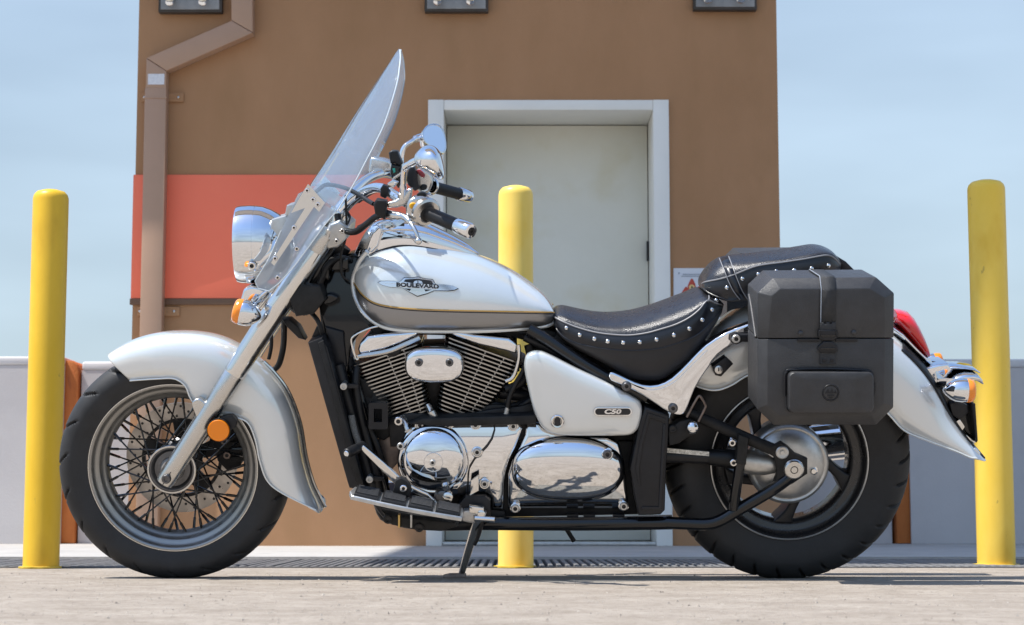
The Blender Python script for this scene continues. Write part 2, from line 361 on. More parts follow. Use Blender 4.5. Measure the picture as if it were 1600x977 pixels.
# loose grit on the deck, nearest the camera
bm = bmesh.new(); rg = random.Random(11)
for _ in range(2600):
    y = rg.uniform(-2.6, .45); x = rg.uniform(-1, 1) * (.35 + .33 * (y + 4.95)); r = rg.choice((.0012, .0016, .002, .0024, .0036)); a = rg.uniform(0, 6)
    vs = [bm.verts.new((x + r * math.cos(a + k * 2.1) * rg.uniform(.7, 1.3), y + r * math.sin(a + k * 2.1) * rg.uniform(.7, 1.3), .0004)) for k in range(3)] + [bm.verts.new((x, y, r * rg.uniform(.6, 1.1)))]
    for q in ((0, 1, 3), (1, 2, 3), (2, 0, 3)): bm.faces.new([vs[i] for i in q])
o = finish('grit', bm, surf('grit_stone', (.16, .135, .11), (.50, .45, .39), 30, .1, 80, .9), None, 10); o['kind'] = 'stuff'
bm = bmesh.new(); add_box(bm, (-9, YG1 + .03, 0.0), (9, YP + .6, .012)); o = finish('pavement', bm, apron_mat); o['kind'] = 'structure'

# ---- slotted drain: bars lie across it, each its own piece
drain = empty('drain_grate', (0, (YG0 + YG1) / 2, 0))
thing(drain, 'long slotted steel drain cover set in the concrete behind the yellow bollards', 'drain')
bm = bmesh.new(); dw = YG1 - YG0
v = [bm.verts.new(p) for p in ((-XG, -dw / 2, -.05), (XG, -dw / 2, -.05), (XG, dw / 2, -.05), (-XG, dw / 2, -.05))]; bm.faces.new(v)
w_ = [bm.verts.new(p) for p in ((-XG, -dw / 2, -.0005), (XG, -dw / 2, -.0005), (XG, dw / 2, -.0005), (-XG, dw / 2, -.0005))]
for i in range(4): bm.faces.new((v[i], w_[i], w_[(i + 1) % 4], v[(i + 1) % 4]))
finish('channel', bm, pit_dark, drain)
bm = bmesh.new()
for s in (-1, 1): add_box(bm, (-XG, s * (dw / 2 - .012) - .012, -.03), (XG, s * (dw / 2 - .012) + .012, .004))
finish('frame', bm, grate_mat, drain)
bar = None; NB = 150; pitch = .0275
for i in range(NB):
    x = -2.05 + i * pitch
    if bar is None:
        bm = bmesh.new(); add_box(bm, (-.0075, -dw / 2 + .026, -.03), (.0075, dw / 2 - .026, .006), .002, 1)
        bar = finish('bar', bm, grate_mat, drain, loc_=(x, 0, 0))
    else: share(bar, 'bar', drain, (x + random.uniform(-.001, .001), 0, random.uniform(-.0015, .0005)))
bm = bmesh.new()
for i in range(1, 140):
    for x in (-2.05 - i * .05, -2.05 + NB * pitch + i * .05): add_box(bm, (x - .014, -dw / 2 + .026, -.03), (x + .014, dw / 2 - .026, .004))
o = finish('far_bars', bm, grate_mat, drain); o['kind'] = 'stuff'

# ---- stair tower
tower = empty('stair_tower', (W(715, 300, YB).x, YB, 0))
thing(tower, 'brown stucco stair tower with an orange red band and a pale grey door', 'building')
X0, X1 = W(211, 300, YB).x, W(1217.5, 300, YB).x; HT = W(800, -30, YB + .5).z + .12
DX0, DX1 = W(667.5, 500, YB).x, W(1047.5, 500, YB).x; DZ = W(850, 157, YB).z
T0 = Vector(tower.location)
def tb(name, a, b, m, parent=tower, bevel=0.0, seg=2):
    return box(name, [a[i] - T0[i] for i in range(3)], [b[i] - T0[i] for i in range(3)], m, parent, bevel, seg)
bm = bmesh.new()
def bx(a, b): add_box(bm, [a[i] - T0[i] for i in range(3)], [b[i] - T0[i] for i in range(3)])
bx((X0, YB, 0), (DX0, YB + .45, HT)); bx((DX1, YB, 0), (X1, YB + .45, HT)); bx((DX0, YB, DZ), (DX1, YB + .45, HT))
bx((X0, YB + .45, 0), (X0 + .2, YB + 3.6, HT)); bx((X1 - .2, YB + .45, 0), (X1, YB + 3.6, HT)); bx((X0 + .2, YB + 3.4, 0), (X1 - .2, YB + 3.6, HT))
bx((X0, YB, HT + .001), (X1, YB + 3.6, HT + .15))
bmesh.ops.remove_doubles(bm, verts=bm.verts[:], dist=1e-5)
finish('wall', bm, stucco, tower)
eave_d = (HT + .152 - W(300, 540, YB).z) * math.sin(-SUN_BACK) / math.tan(SUN_EL)
tb('eave', (X0 - 1.2, YB - eave_d, HT + .152), (X1 + .38, YB + .3, HT + .25), trim_brown, bevel=.004)
bz0, bz1 = W(400, 466.5, YB).z, W(400, 273.5, YB).z
tb('band_panel', (X0 - .008, YB - .010, bz0), (W(664, 400, YB).x, YB + .012, bz1), orange_panel, bevel=.002)
tb('side_band_panel', (X0 - .010, YB + .014, bz0), (X0 + .01, YB + 3.58, bz1), orange_panel)
tz0 = W(400, 476.5, YB).z
tb('trim_strip', (X0 - .012, YB - .013, tz0), (W(664, 400, YB).x, YB + .010, bz0 - .0008), trim_brown, bevel=.002)
# door frame: two jambs, one head, each a real deep section
FWD_ = .02; fw = (1047.5 - 1022.5) / F_PX * (YB - CAM.y); fh = W(850, 157, YB).z - W(850, 173, YB).z; DD = .36
tb('door_jamb', (DX0, YB - FWD_, 0.012), (DX0 + fw, YB + DD, DZ), door_white, bevel=.003)
tb('door_jamb', (DX1 - fw, YB - FWD_, 0.012), (DX1, YB + DD, DZ), door_white, bevel=.003)
tb('door_head', (DX0 + fw + .001, YB - FWD_ + .002, DZ - fh), (DX1 - fw - .001, YB + DD, DZ - .001), door_white, bevel=.003)
tb('threshold', (DX0 + fw + .001, YB - .01, .0125), (DX1 - fw - .001, YB + DD - .002, .03), alloy_dull, bevel=.003)
door = tb('door', (DX0 + fw + .004, YB + DD - .03, .034), (DX1 - fw - .004, YB + DD + .015, DZ - fh - .004), door_grey, bevel=.002)
for zz in (.35, W(1024, 378, YB).z):
    bm = bmesh.new(); add_box(bm, (DX1 - fw - .012 - T0.x, YB + DD - .052 - T0.y, zz - .05), (DX1 - fw - .001 - T0.x, YB + DD - .031 - T0.y, zz + .05), .002, 1)
    finish('hinge', bm, satin_black, door)
# shade roof above the picture whose shadow lies on the deck before the door
CZ = 9.0; sh_ = CZ / math.tan(SUN_EL)
cyf = GND(1000, 883.5).y + sh_ * math.sin(SUN_BACK); cyb = YB + .9 + sh_ * math.sin(SUN_BACK); cx0 = GND(607, 868).x - sh_ * math.cos(SUN_BACK)
shade = empty('shade_canopy', (5.5, (cyf + cyb) / 2, 0)); thing(shade, 'flat pale shade roof on two steel posts, high above the brown stair tower', 'canopy')
yl = (cyb - cyf) / 2
box('roof_panel', (cx0 - 5.5, -yl, CZ), (1.5, yl, CZ + .06), cap_paint, shade, .004)
for s_ in (-1, 1):
    box('post', (.35, s_ * (yl - .3) - .08, 0), (.51, s_ * (yl - .3) + .08, CZ - .2), fixture_mat, shade, .006); box('beam', (cx0 - 5.4, s_ * (yl - .3) - .06, CZ - .199), (1.4, s_ * (yl - .3) + .06, CZ - .001), fixture_mat, shade, .004)

# ---- wall fixtures at the head of the picture
def fixture(xc, ybot, label):
    a, b = W(xc - 49.5, ybot, YB), W(xc + 49.5, ybot, YB); w = (b.x - a.x) / 2; h = .24
    t = empty('wall_fixture', ((a.x + b.x) / 2, YB - .001, a.z))
    thing(t, label, 'wall fixture', 'grey box fixtures high on the brown wall')
    box('housing', (-w, -.045, 0), (w, 0, h), fixture_rim, t, .004)
    box('face_plate', (-w + .012, -.053, .012), (w - .012, -.0455, h - .012), fixture_mat, t, .003)
    for s in (-.58, .45):
        k = lathe('lamp_head', [(0, .014), (-.03, .016), (-.045, .020), (-.065, .020), (-.068, .015), (-.068, 0)], (s * w, -.053, .072), (0, .80, .6), chrome_worn, t, 16)
        bm = bmesh.new(); add_lathe(bm, [(.004, .024), (-.004, .024), (-.004, 0)], (s * w, -.0535, .072), (0, 1, 0), 16); finish('base_ring', bm, fixture_mat, t)
fixture(299.5, 23, 'grey box fixture on the brown wall above the downspout bend')
fixture(713.5, 22, 'grey box fixture on the brown wall over the left door jamb')
fixture(1131.5, 19, 'grey box fixture on the brown wall near the tower right corner')

# ---- downspout
ds = empty('downspout', (W(242, 300, YB).x, YB, 0)); thing(ds, 'brown rectangular downspout with a slanting offset bend and a pale sticker', 'downspout')
D0 = Vector(ds.location); YF = YB - .075
def dsp(name, px, yb=YF, yk=YB - .004, m=pipe_brown, bev=.004):
    fr = [W(p[0], p[1], yb) - D0 for p in px]; bk = [Vector((p.x, yk - D0.y, p.z)) for p in fr]
    bm = bmesh.new(); add_prism(bm, fr, bk, bev, 2); return finish(name, bm, m, ds)
dsp('pipe', [(360.5, -60), (394, -60), (395, 50.5), (361.5, 31.5)])
dsp('pipe', [(361.5, 32.2), (395, 51.2), (260, 110.5), (228.8, 90.5)])
dsp('pipe', [(228.8, 91.2), (260, 111.2), (259.3, 139), (227.5, 139)])
xl, xr = W(226, 150, YF - .003).x - D0.x, W(259.8, 150, YF - .003).x - D0.x; zt = W(240, 137, YF - .003).z
box('lower_pipe', (xl, YF - .003 - D0.y, .06), (xr, YB - .006 - D0.y, zt), pipe_brown, ds, .005)
zc = W(240, 153, YF).z
box('joint_collar', (xl - .003, YF - .006 - D0.y, zc - .003), (xr + .003, YB - .007 - D0.y, zc + .003), pipe_brown, ds, .001)
box('sticker', tuple(W(231, 132, YF - .002) - D0), tuple(W(257, 115.5, YF - .0002) - D0), sticker_mat, ds)
for (yy) in (153, 487):
    z = W(240, yy, YB).z
    b = box('bracket', (xl - .028, YB - .012 - D0.y, z - .022), (xr + .072, YB - .001 - D0.y, z + .022), stucco, ds, .002)
    for x in (xl - .014, xr + .046): lathe('screw', [(0, .006), (-.004, .006), (-.006, .003), (-.006, 0)], (x, YB - .012 - D0.y, z), (0, 1, 0), alloy, b, 10)

# ---- fire notice
sg = empty('fire_notice', (W(1090, 450, YB).x, YB, W(1090, 490, YB).z)); thing(sg, 'white fire notice with three red flame pictograms on the wall right of the door', 'sign')
S0 = Vector(sg.location)
def sp(px, py, off): return W(px, py, YB - off) - S0
def splate(name, pts, off, m, th=.0015, sm=0):
    if sm: pts = [tuple(p) for p in spline([(p[0], p[1], 0) for p in pts], sm, True)]
    fr = [sp(p[0], p[1], off) for p in pts]; bm = bmesh.new(); add_prism(bm, fr, [f + Vector((0, th, 0)) for f in fr]); return finish(name, bm, m, sg)
splate('board', rrect(1052.5, 419, 1136, 512, 1), .006, surf('notice_white', (.66, .68, .72), (.72, .74, .78), 8, .02, 100, .4), .0055)
fl = [(0, -15), (5, -7), (6, 1), (3, 6), (0, 7), (-4, 5), (-6.5, 0), (-5, -7)]
for (cx, cy, s, ic) in ((1081, 450, 1, orange_print), (1070, 462, .95, white_print), (1093, 461, .95, orange_print)):
    lean_ = 0 if cx == 1081 else (.25 if cx < 1081 else -.05)
    splate('flame', [(cx + x * s - y * lean_ * .6, cy + y * s) for x, y in fl], .0075, red_print, .0012, 4)
    splate('flame_disc', superellipse(cx, cy - 1.0 * s, 4.4 * s, 4.4 * s, 2, 0, 20), .009, ic, .0012)
    splate('flame_figure', [(cx - .6, cy - 3.4), (cx + 1, cy - 2.4), (cx + 1.6, cy), (cx + .4, cy + 1.8), (cx - .9, cy + .2)], .0102, black_print, .0008, 3)
random.seed(8)
for (y, xs) in ((428.6, (1067, 1096)), (431.6, (1064.5, 1097))):
    x = xs[0]
    while x < xs[1]:
        d = random.uniform(1.5, 3.6); splate('print_line', [(x, y - .75), (x + d, y - .75), (x + d, y + .75), (x, y + .75)], .0073, grey_print, .0008); x += d + .5
splate('print_mark', superellipse(1060.8, 427, 1.1, 2, 2, .3, 12), .0073, grey_print, .0008)

# ---- parapets and the rusty joint plates between them
def parapet(px0, px1, ptop, label, Y=YP, far=.25):
    a, b = W(px0, 700, Y).x, W(px1, 700, Y).x; h = W((px0 + px1) / 2, ptop, Y).z
    t = empty('parapet_wall', ((a + b) / 2, Y, 0)); thing(t, label, 'parapet')
    w = (b - a) / 2
    box('panel', (-w, 0, .0125), (w, far, h - .045), para_paint, t)
    box('coping', (-w, -.004, h - .0449), (w, far + .004, h), cap_paint, t, .012, 3)
parapet(-700, 97.5, 557, 'pale parapet wall behind the left yellow bollard, running off the left edge')
parapet(125, 216, 565, 'short pale parapet wall between the rusty plate and the tower left corner', YP + .05)
parapet(1214, 1391, 566, 'pale parapet wall beside the tower, seen through the rear wheel', YP + .05)
parapet(1421, 2300, 561, 'pale parapet wall behind the right yellow bollard, running off the right edge')
def plate(px0, px1, ptop, label):
    Y = YP + .02
    pts = [W(px0, 850, Y), W(px1, 850, Y), W(px1, ptop + 18, Y), W(px1 - 3, ptop + 8, Y), W(px1 - 9, ptop + 2, Y), W(px0, ptop, Y)]
    pts[0].z = pts[1].z = .0125
    x1 = pts[1].x
    for p in pts[:2]: p.x = pts[2].x if p is pts[1] else pts[5].x
    c = Vector(((pts[0].x + pts[1].x) / 2, Y, 0)); fr = [p - c for p in pts]; bm = bmesh.new()
    add_prism(bm, fr, [f + Vector((0, .2, 0)) for f in fr], .008, 2)
    o = finish('joint_plate', bm, rust, None); o.location = c; thing(o, label, 'steel plate')
plate(98.5, 123.5, 562, 'rusty orange steel plate beside the left yellow bollard')
plate(1395, 1420, 562, 'rusty orange steel plate behind the rear tyre')
fp = empty('parapet_wall', (0, -42, 0)); thing(fp, 'long pale parapet wall across the far side of the deck, behind the camera', 'parapet')
box('panel', (-90, -.3, 0), (90, 0, 1.02), para_paint, fp, .01); box('coping', (-90, -.31, 1.021), (90, .01, 1.08), cap_paint, fp, .01)

# ---- bollards
def bollard(px, pbase, ptop, wpx, label, skin):
    r = wpx / 2 / F_PX * (GND(px, pbase).y - CAM.y); g = GND(px, pbase); Y = g.y + r
    h = W(px, ptop, Y).z; X = W(px, pbase - 4, Y).x
    t = empty('bollard', (X, Y, 0)); thing(t, label, 'bollard', 'yellow bollards standing in a row behind the motorcycle')
    lathe('sleeve', [(.002, r * 1.0), (h - .034, r), (h - .026, r * .985), (h - .017, r * .93), (h - .008, r * .78), (h - .002, r * .42), (h, 0)], (0, 0, 0), (0, 0, 1), skin, t, 48, 60)
    bm = bmesh.new(); rows = []
    random.seed(int(px))
    ph = [random.uniform(0, 6) for _ in range(4)]
    for rr, z in ((r * 1.0, .007), (1, .006), (1, .001)):
        rows.append([Vector((math.cos(a) * R_, math.sin(a) * R_, z)) for a in [2 * math.pi * k / 48 for k in range(48)] for R_ in [rr if rr != 1 else r * (1.16 + .07 * math.sin(3 * a + ph[0]) + .05 * math.sin(7 * a + ph[1]))]])
    add_grid(bm, rows, close_v=True); finish('paint_ring', bm, yellow_paint, t)
def ysk(n, a, b, c): return surf(n, a, b, 2.6, .06, 40, .38, spots=(5, .55, .12, .75, c), sc3=(1, 1, .45), chips=(22, .665, .55, (.30, .20, .06)))
bollard(64, 889, 296, 56, 'yellow bollard at the left, in front of the rusty plate and front tyre', ysk('mustard_sleeve', (.74, .45, .025), (.86, .54, .05), (.60, .34, .025)))
bollard(806, 888, 290, 55.5, 'middle yellow bollard, standing behind the motorcycle in front of the door', ysk('sunned_sleeve', (.92, .63, .11), (.96, .70, .20), (.90, .54, .04)))
bollard(1557, 885, 281, 59, 'yellow bollard at the right, beside the rear fender', ysk('worn_sleeve', (.86, .56, .06), (.93, .64, .12), (.74, .42, .025)))

# ================================================================ MOTORCYCLE (built upright in its own frame, root leans on the side stand)
bike = empty('motorcycle', (0, 0, 0.002), (LEAN, 0, 0))
thing(bike, 'white and chrome cruiser motorcycle with windscreen, studded black seat and black side case', 'motorcycle')
def lv(p): return Vector((p.x, 0, p.z))

# ---- wheels
def tyre(name, C, Rt, rim, hw, parent, ng, kind):
    N = 720; bm = bmesh.new(); rows = []; prof = []
    M = 34
    for j in range(M + 1):                            # bead to bead
        t = -1 + 2 * j / M; a = t * math.pi * .60
        sw = (Rt - rim) / 2
        r = Rt - sw + (sw * math.cos(a) if abs(a) < 1.5708 else -sw * 1.02 * (abs(a) - 1.5708) / (.10 * math.pi))
        vv = hw * math.copysign(min(1, abs(math.sin(a))) ** .8, a)
        if abs(t) > .83: vv *= 1 - ((abs(t) - .83) / .17) ** 1.5 * .20
        prof.append((max(r, rim - .006), vv, t))
    for k in range(N):
        th = 2 * math.pi * k / N; row = []
        for (r, vv, t) in prof:
            d = 0
            at = abs(t)
            if .04 < at < .68:
                side = .5 if t > 0 else 0
                u = (th * ng / (2 * math.pi) + side + (.95 * (max(at, .05) - .05) ** 1.5 if kind == 'front' else .8 * at)) % 1.0
                wd = .05 if kind == 'front' else .075
                g = max(0, 1 - abs(u - .5) / wd)
                fade = min(1, (at - .04) / .06) * min(1, (.68 - at) / .10)
                d = .009 * min(1, g * 1.8) * fade
            if at < .035 and kind == 'rear': d = .003
            if .66 < at < .70: d -= .002             # shoulder rib
            if .84 < at < .88: d -= .002             # rim protector rib
            nr = math.cos(t * math.pi * .6); nvv = math.sin(t * math.pi * .6)
            row.append(Vector((C.x + math.cos(th) * (r - d * max(nr, .2)), vv - d * nvv, C.z + math.sin(th) * (r - d * max(nr, .2)))))
        rows.append(row)
    add_grid(bm, rows, close_u=True)
    return finish(name, bm, rubber, parent, 50)
FC = lv(Q(270, 733, -.055)); RC = lv(Q(1233, 723, -.06))
# front
fw_ = lathe('front_wheel', [(-.068, 0), (-.068, .030), (-.062, .032), (-.060, .046), (-.066, .050), (-.070, .054), (-.070, .0615), (-.066, .063), (-.056, .062), (-.052, .050), (-.045, .036), (.045, .036), (.055, .05), (.066, .058), (.07, .055), (.07, 0)], (FC.x, 0, FC.z), (0, 1, 0), alloy_dark, bike, 48)
lathe('hub_ring', [(-.0705, .0575), (-.0735, .0585), (-.0735, .0625), (-.0705, .0635)], (FC.x, 0, FC.z), (0, 1, 0), alloy, fw_, 48)
lathe('hub_cover', [(-.0685, .0), (-.0755, .0), (-.0755, .026), (-.0685, .031)], (FC.x, 0, FC.z), (0, 1, 0), alloy_dull, fw_, 40)
tyre('tyre', FC, .3035, .214, .064, fw_, 19, 'front')
rp = [(-.047, .2215), (-.0515, .2225), (-.0535, .2185), (-.0520, .2135), (-.047, .2105), (-.041, .2085), (-.036, .2020), (-.034, .1960), (-.030, .1935), (-.024, .1915), (-.019, .1860), (-.014, .1785), (0, .1760)]
rp = rp + [(-a, r) for a, r in rp[::-1][1:]]
rim_m = mat('rim_alloy', (.34, .335, .32), 1, .40, bump=.03, bscale=260, rvary=.06, vscale=30)
lathe('rim', rp, (FC.x, 0, FC.z), (0, 1, 0), rim_m, fw_, 96, 60)
lathe('rim_edge', [(-.0518, .2170), (-.0545, .2182), (-.0545, .2205), (-.0518, .2228)], (FC.x, 0, FC.z), (0, 1, 0), alloy, fw_, 96)
spk = {}
for i in range(52):
    side = -1 if i % 2 else 1; dr = 1 if (i // 2) % 2 else -1; base = 2 * math.pi * (i // 2) / 26 + (.14 if side > 0 else 0)
    key = (side, dr)
    if key not in spk:
        bm = bmesh.new(); a1 = dr * .85
        p0 = Vector((.055 * math.cos(a1), side * .056, .055 * math.sin(a1))); p1 = Vector((.179, side * .012, 0)); u = (p1 - p0).normalized(); L = (p1 - p0).length
        add_tube(bm, [p0 - u * .004, p0 + u * (L - .03), p0 + u * (L - .027), p1], [.0023, .0023, .0038, .0038], 7)
        o = finish('spoke', bm, gloss_black, fw_, loc_=(FC.x, 0, FC.z)); o.rotation_euler = (0, base, 0); spk[key] = o
    else: share(spk[key], 'spoke', fw_, (FC.x, 0, FC.z), (0, base, 0))
# brake disc on the far side: drilled ring + dark carrier
bm = bmesh.new(); N = 120; rings = []
for v, r in ((.083, .104), (.083, .1485), (.088, .1485), (.088, .104)): rings.append([Vector((FC.x + r * math.cos(2 * math.pi * k / N), v, FC.z + r * math.sin(2 * math.pi * k / N))) for k in range(N)])
add_grid(bm, rings, close_u=True, close_v=True)
disc_m = mat('brake_disc_steel', (.50, .46, .42), 1, .34, rvary=.1, vscale=60, bump=.05, bscale=200)
disc = finish('brake_disc', bm, disc_m, fw_)
hole = None
for k in range(45):
    rr = (.113, .126, .139)[k % 3]; a = 2 * math.pi * k / 45 + (k % 3) * .02; p = (FC.x + rr * math.cos(a), .0826, FC.z + rr * math.sin(a))
    if hole is None: hole = lathe('disc_hole', [(0, .0036), (-.0006, .0034), (-.0006, 0)], (0, 0, 0), (0, 1, 0), black_print, disc, 10); hole.location = p
    else: share(hole, 'disc_hole', disc, p)
bm = bmesh.new()
add_grid(bm, [[Vector((FC.x + r * math.cos(2 * math.pi * k / 60), v, FC.z + r * math.sin(2 * math.pi * k / 60))) for k in range(60)] for v, r in ((.080, .098), (.080, .107), (.092, .107), (.092, .098))], close_u=True, close_v=True)
for k in range(5):
    a0 = 2 * math.pi * k / 5 + .3
    add_prism(bm, [Vector((FC.x + r * math.cos(a0 + d), .081, FC.z + r * math.sin(a0 + d))) for r, d in ((.045, -.35), (.101, -.24), (.101, .24), (.045, .35))], [Vector((FC.x + r * math.cos(a0 + d), .09, FC.z + r * math.sin(a0 + d))) for r, d in ((.045, -.35), (.101, -.24), (.101, .24), (.045, .35))])
finish('disc_carrier', bm, dark_metal, fw_)
for i, (dx, dz) in enumerate(((0, 0),)):
    cal = prism('brake_caliper', [(338, 668), (362, 662), (378, 676), (384, 704), (376, 728), (356, 738), (340, 722), (332, 696)], .070, .125, dusty_black, bike, .004)
for (px, py) in ((351, 690), (355, 712)): bolt(px, py, .068, .010, cal, rust_and_shade)
for yy in range(4): prism('pad_fin', [(360, 680 + yy * 12), (382, 678 + yy * 12), (382, 685 + yy * 12), (360, 687 + yy * 12)], .058, .072, dusty_black, cal, .001)

# rear
rw = lathe('rear_wheel', [(-.055, 0), (-.055, .07), (-.04, .085), (.04, .085), (.06, .07), (.06, 0)], (RC.x, 0, RC.z), (0, 1, 0), satin_black, bike, 48)
tyre('tyre', RC, .3215, .200, .083, rw, 30, 'rear')
rp = [(-.060, .206), (-.066, .2075), (-.069, .203), (-.066, .198), (-.058, .1945), (-.050, .190), (-.046, .180), (-.044, .172), (-.040, .164), (-.030, .160), (.03, .160), (.044, .172), (.05, .19), (.066, .198), (.069, .203), (.06, .206)]
lathe('rim', rp, (RC.x, 0, RC.z), (0, 1, 0), mat('black_rim_paint', (.02, .02, .022), .2, .3, coat=.4, rvary=.08, vscale=30), rw, 96, 60)
bm = bmesh.new(); add_lathe(bm, [(-.0695, .2005), (-.0712, .2022), (-.0705, .2045), (-.069, .2045)], (RC.x, 0, RC.z), (0, 1, 0), 96); finish('rim_edge', bm, alloy_dull, rw)
wheel_black = satin_black
for k in range(5):
    bm = bmesh.new(); fr = []; th0 = -(22 + 72 * k)
    inner, outer = [], []
    for s in range(9):
        t = s / 8; r = .062 + t * .106; mid = th0 + 34 * (1 - t) ** 1.35
        w = (.031 + .010 * (1 - t) + .022 * max(0, t - .62) / .38 * t) / r / 2 * (1 - .18 * math.sin(math.pi * t))
        inner.append((r, R(mid) - w)); outer.append((r, R(mid) + w))
    pl = inner + outer[::-1]
    add_prism(bm, [Vector((RC.x + r * math.cos(a), -.046, RC.z + r * math.sin(a))) for r, a in pl], [Vector((RC.x + r * math.cos(a), .03, RC.z + r * math.sin(a))) for r, a in pl], .007, 3)
    finish('spoke', bm, wheel_black, rw)
lathe('brake_hub', [(.03, 0), (.03, .09), (.09, .088), (.1, .07), (.1, 0)], (RC.x, 0, RC.z), (0, 1, 0), alloy_dark, rw, 40)

# ---- skirted fenders
def fender(name, pairs, w, n, m, sub=5, ex=2.6, wfn=None, inner=rubber_soft):
    cr = spline([(p[0][0], p[0][1], 0) for p in pairs], sub); ed = spline([(p[1][0], p[1][1], 0) for p in pairs], sub); bm = bmesh.new(); rows = []; N = len(cr)
    for i, (c, e) in enumerate(zip(cr, ed)):
        wv = w * (wfn(i / (N - 1)) if wfn else 1)
        Cc = Q(c.x, c.y, 0); E = Q(e.x, e.y, -wv); half = []
        for k in range(n + 1):
            th = math.pi / 2 * k / n
            s = 1 - abs(math.cos(th)) ** (2 / ex); vv = abs(math.sin(th)) ** (2 / ex)
            half.append(Vector((Cc.x + (E.x - Cc.x) * s, -wv * vv, Cc.z + (E.z - Cc.z) * s)))
        rows.append(half[::-1] + [Vector((p.x, -p.y, p.z)) for p in half[1:]])
    add_grid(bm, rows); edge = [r[0] for r in rows]
    o = finish(name, bm, m, bike, 60)
    so = o.modifiers.new('thickness', 'SOLIDIFY'); so.thickness = .003; so.offset = -1
    return o, rows
FP = [((172, 552), (203, 596)), ((186, 543), (222, 594.5)), ((210, 531.5), (247, 593)), ((249, 521.5), (272, 593)), ((292, 519), (289, 604)), ((335, 524.5), (298, 624)), ((370, 538), (316, 647)), ((404, 561), (352, 650)),
      ((430, 587), (371, 654)), ((450, 616), (388, 663)), ((467, 662), (399, 689)), ((476, 714), (406, 722)), ((487, 754), (418, 753)), ((498, 778), (443, 773)), ((506, 794), (494, 798))]
ff, frows = fender('front_fender', FP, .092, 14, pearl, ex=3.6, wfn=lambda t: min(1, .80 + 1.2 * t) if t < .5 else 1 - .10 * max(0, (t - .75) / .25))
tube('fender_bead', [r[0] + Vector((0, -.0005, 0)) for r in frows], .0022, pearl, ff, 8, 0)
tube('fender_rear_trim', [r[14] + Vector((.004, 0, 0)) for r in frows[36:]], .0045, chrome_worn, ff, 8, 0)
RP = [((1096, 548), (1085, 600)), ((1108, 522), (1092, 606)), ((1138, 492), (1118, 611)), ((1167, 478), (1143, 603)), ((1200, 469), (1168, 588)), ((1240, 465), (1204, 578)), ((1300, 474), (1250, 574)), ((1350, 492), (1310, 592)),
      ((1397, 524), (1360, 622)), ((1430, 555), (1389, 649)), ((1453, 586), (1413, 674)), ((1478, 636), (1448, 689)), ((1500, 673), (1493, 706)), ((1524, 702), (1516, 716)), ((1531, 711), (1527, 716.5))]
rf, rrows = fender('rear_fender', RP, .118, 12, pearl, ex=3.0)
tube('fender_bead', [r[0] + Vector((0, -.0005, 0)) for r in rrows], .0024, pearl, rf, 8, 0)
# dark channel trim along the crown at the tail
tr = [r[12] for r in rrows[40:]]
bm = bmesh.new(); add_grid(bm, [[p + Vector((.002, s * .055, .002)) for p in tr] for s in (-1, 1)] if False else [[r[12 + k] + (r[12] - RC).normalized() * .0035 for k in (-5, -4, -3, -1, 0, 1, 3, 4, 5)] for r in rrows[41:68]])
o = finish('fender_trim', bm, satin_black, rf, 60); so = o.modifiers.new('thickness', 'SOLIDIFY'); so.thickness = .004

# ---- forks
AX = Q(263, 746, -.105); TOP = Q(507, 364, -.105); fd = (TOP - AX).normalized(); FL = (TOP - AX).length
def fork(s):
    base = Vector((AX.x, s * .105, AX.z)); d = Vector((fd.x, 0, fd.z)).normalized()
    f = lathe('fork_leg', [(-.022, .014), (-.020, .021), (-.008, .0245), (.05, .0250), (.26, .0270), (.318, .0275), (.322, .026)], base, d, alloy, bike, 28)
    lathe('fork_cover', [(.318, .0268), (.322, .0282), (.33, .0285), (.52, .0292), (FL - .052, .030), (FL - .050, .0285)], base, d, chrome_worn, f, 28)
    lathe('fork_cap', [(FL - .052, .031), (FL - .008, .031), (FL, .027), (FL + .012, .024), (FL + .014, 0)], base, d, alloy, f, 24)
    return f, base, d
nf, nb, nd = fork(-1); fork_far = fork(1)
lathe('axle_bolt', [(.01, .012), (-.031, .012), (-.034, .010), (-.034, .006), (-.030, .005), (-.030, 0)], nb + Vector((0, 0, 0)), (0, 1, 0), alloy_dark, nf, 20)
bm = bmesh.new(); g = [nb + nd * (-.018) + Vector((0, -.0252, 0)), nb + nd * .02 + Vector((0, -.0262, 0))]; add_tube(bm, g, .0012, 6); finish('clamp_slit', bm, black_print, nf)
prism('fender_lug', [(303, 645), (299, 632), (303, 626), (312, 624), (322, 632), (330, 640), (320, 660), (308, 655)], -.122, -.092, alloy, nf, .005, 3, 3)
prism('reflector_bracket', [(336, 668), (346, 652), (362, 650), (370, 658), (368, 668), (352, 680)], -.128, -.1, satin_black, nf, .003)
cpt = Q(342, 673, -.137); rfl = lathe('side_reflector', [(0, .0285), (-.006, .0285), (-.010, .0265), (-.0105, 0)], cpt, (0, 1, 0), amber2, nf, 40)
lathe('reflector_rim', [(.004, .029), (-.004, .0305), (-.008, .0295)], cpt, (0, 1, 0), satin_black, rfl, 40)
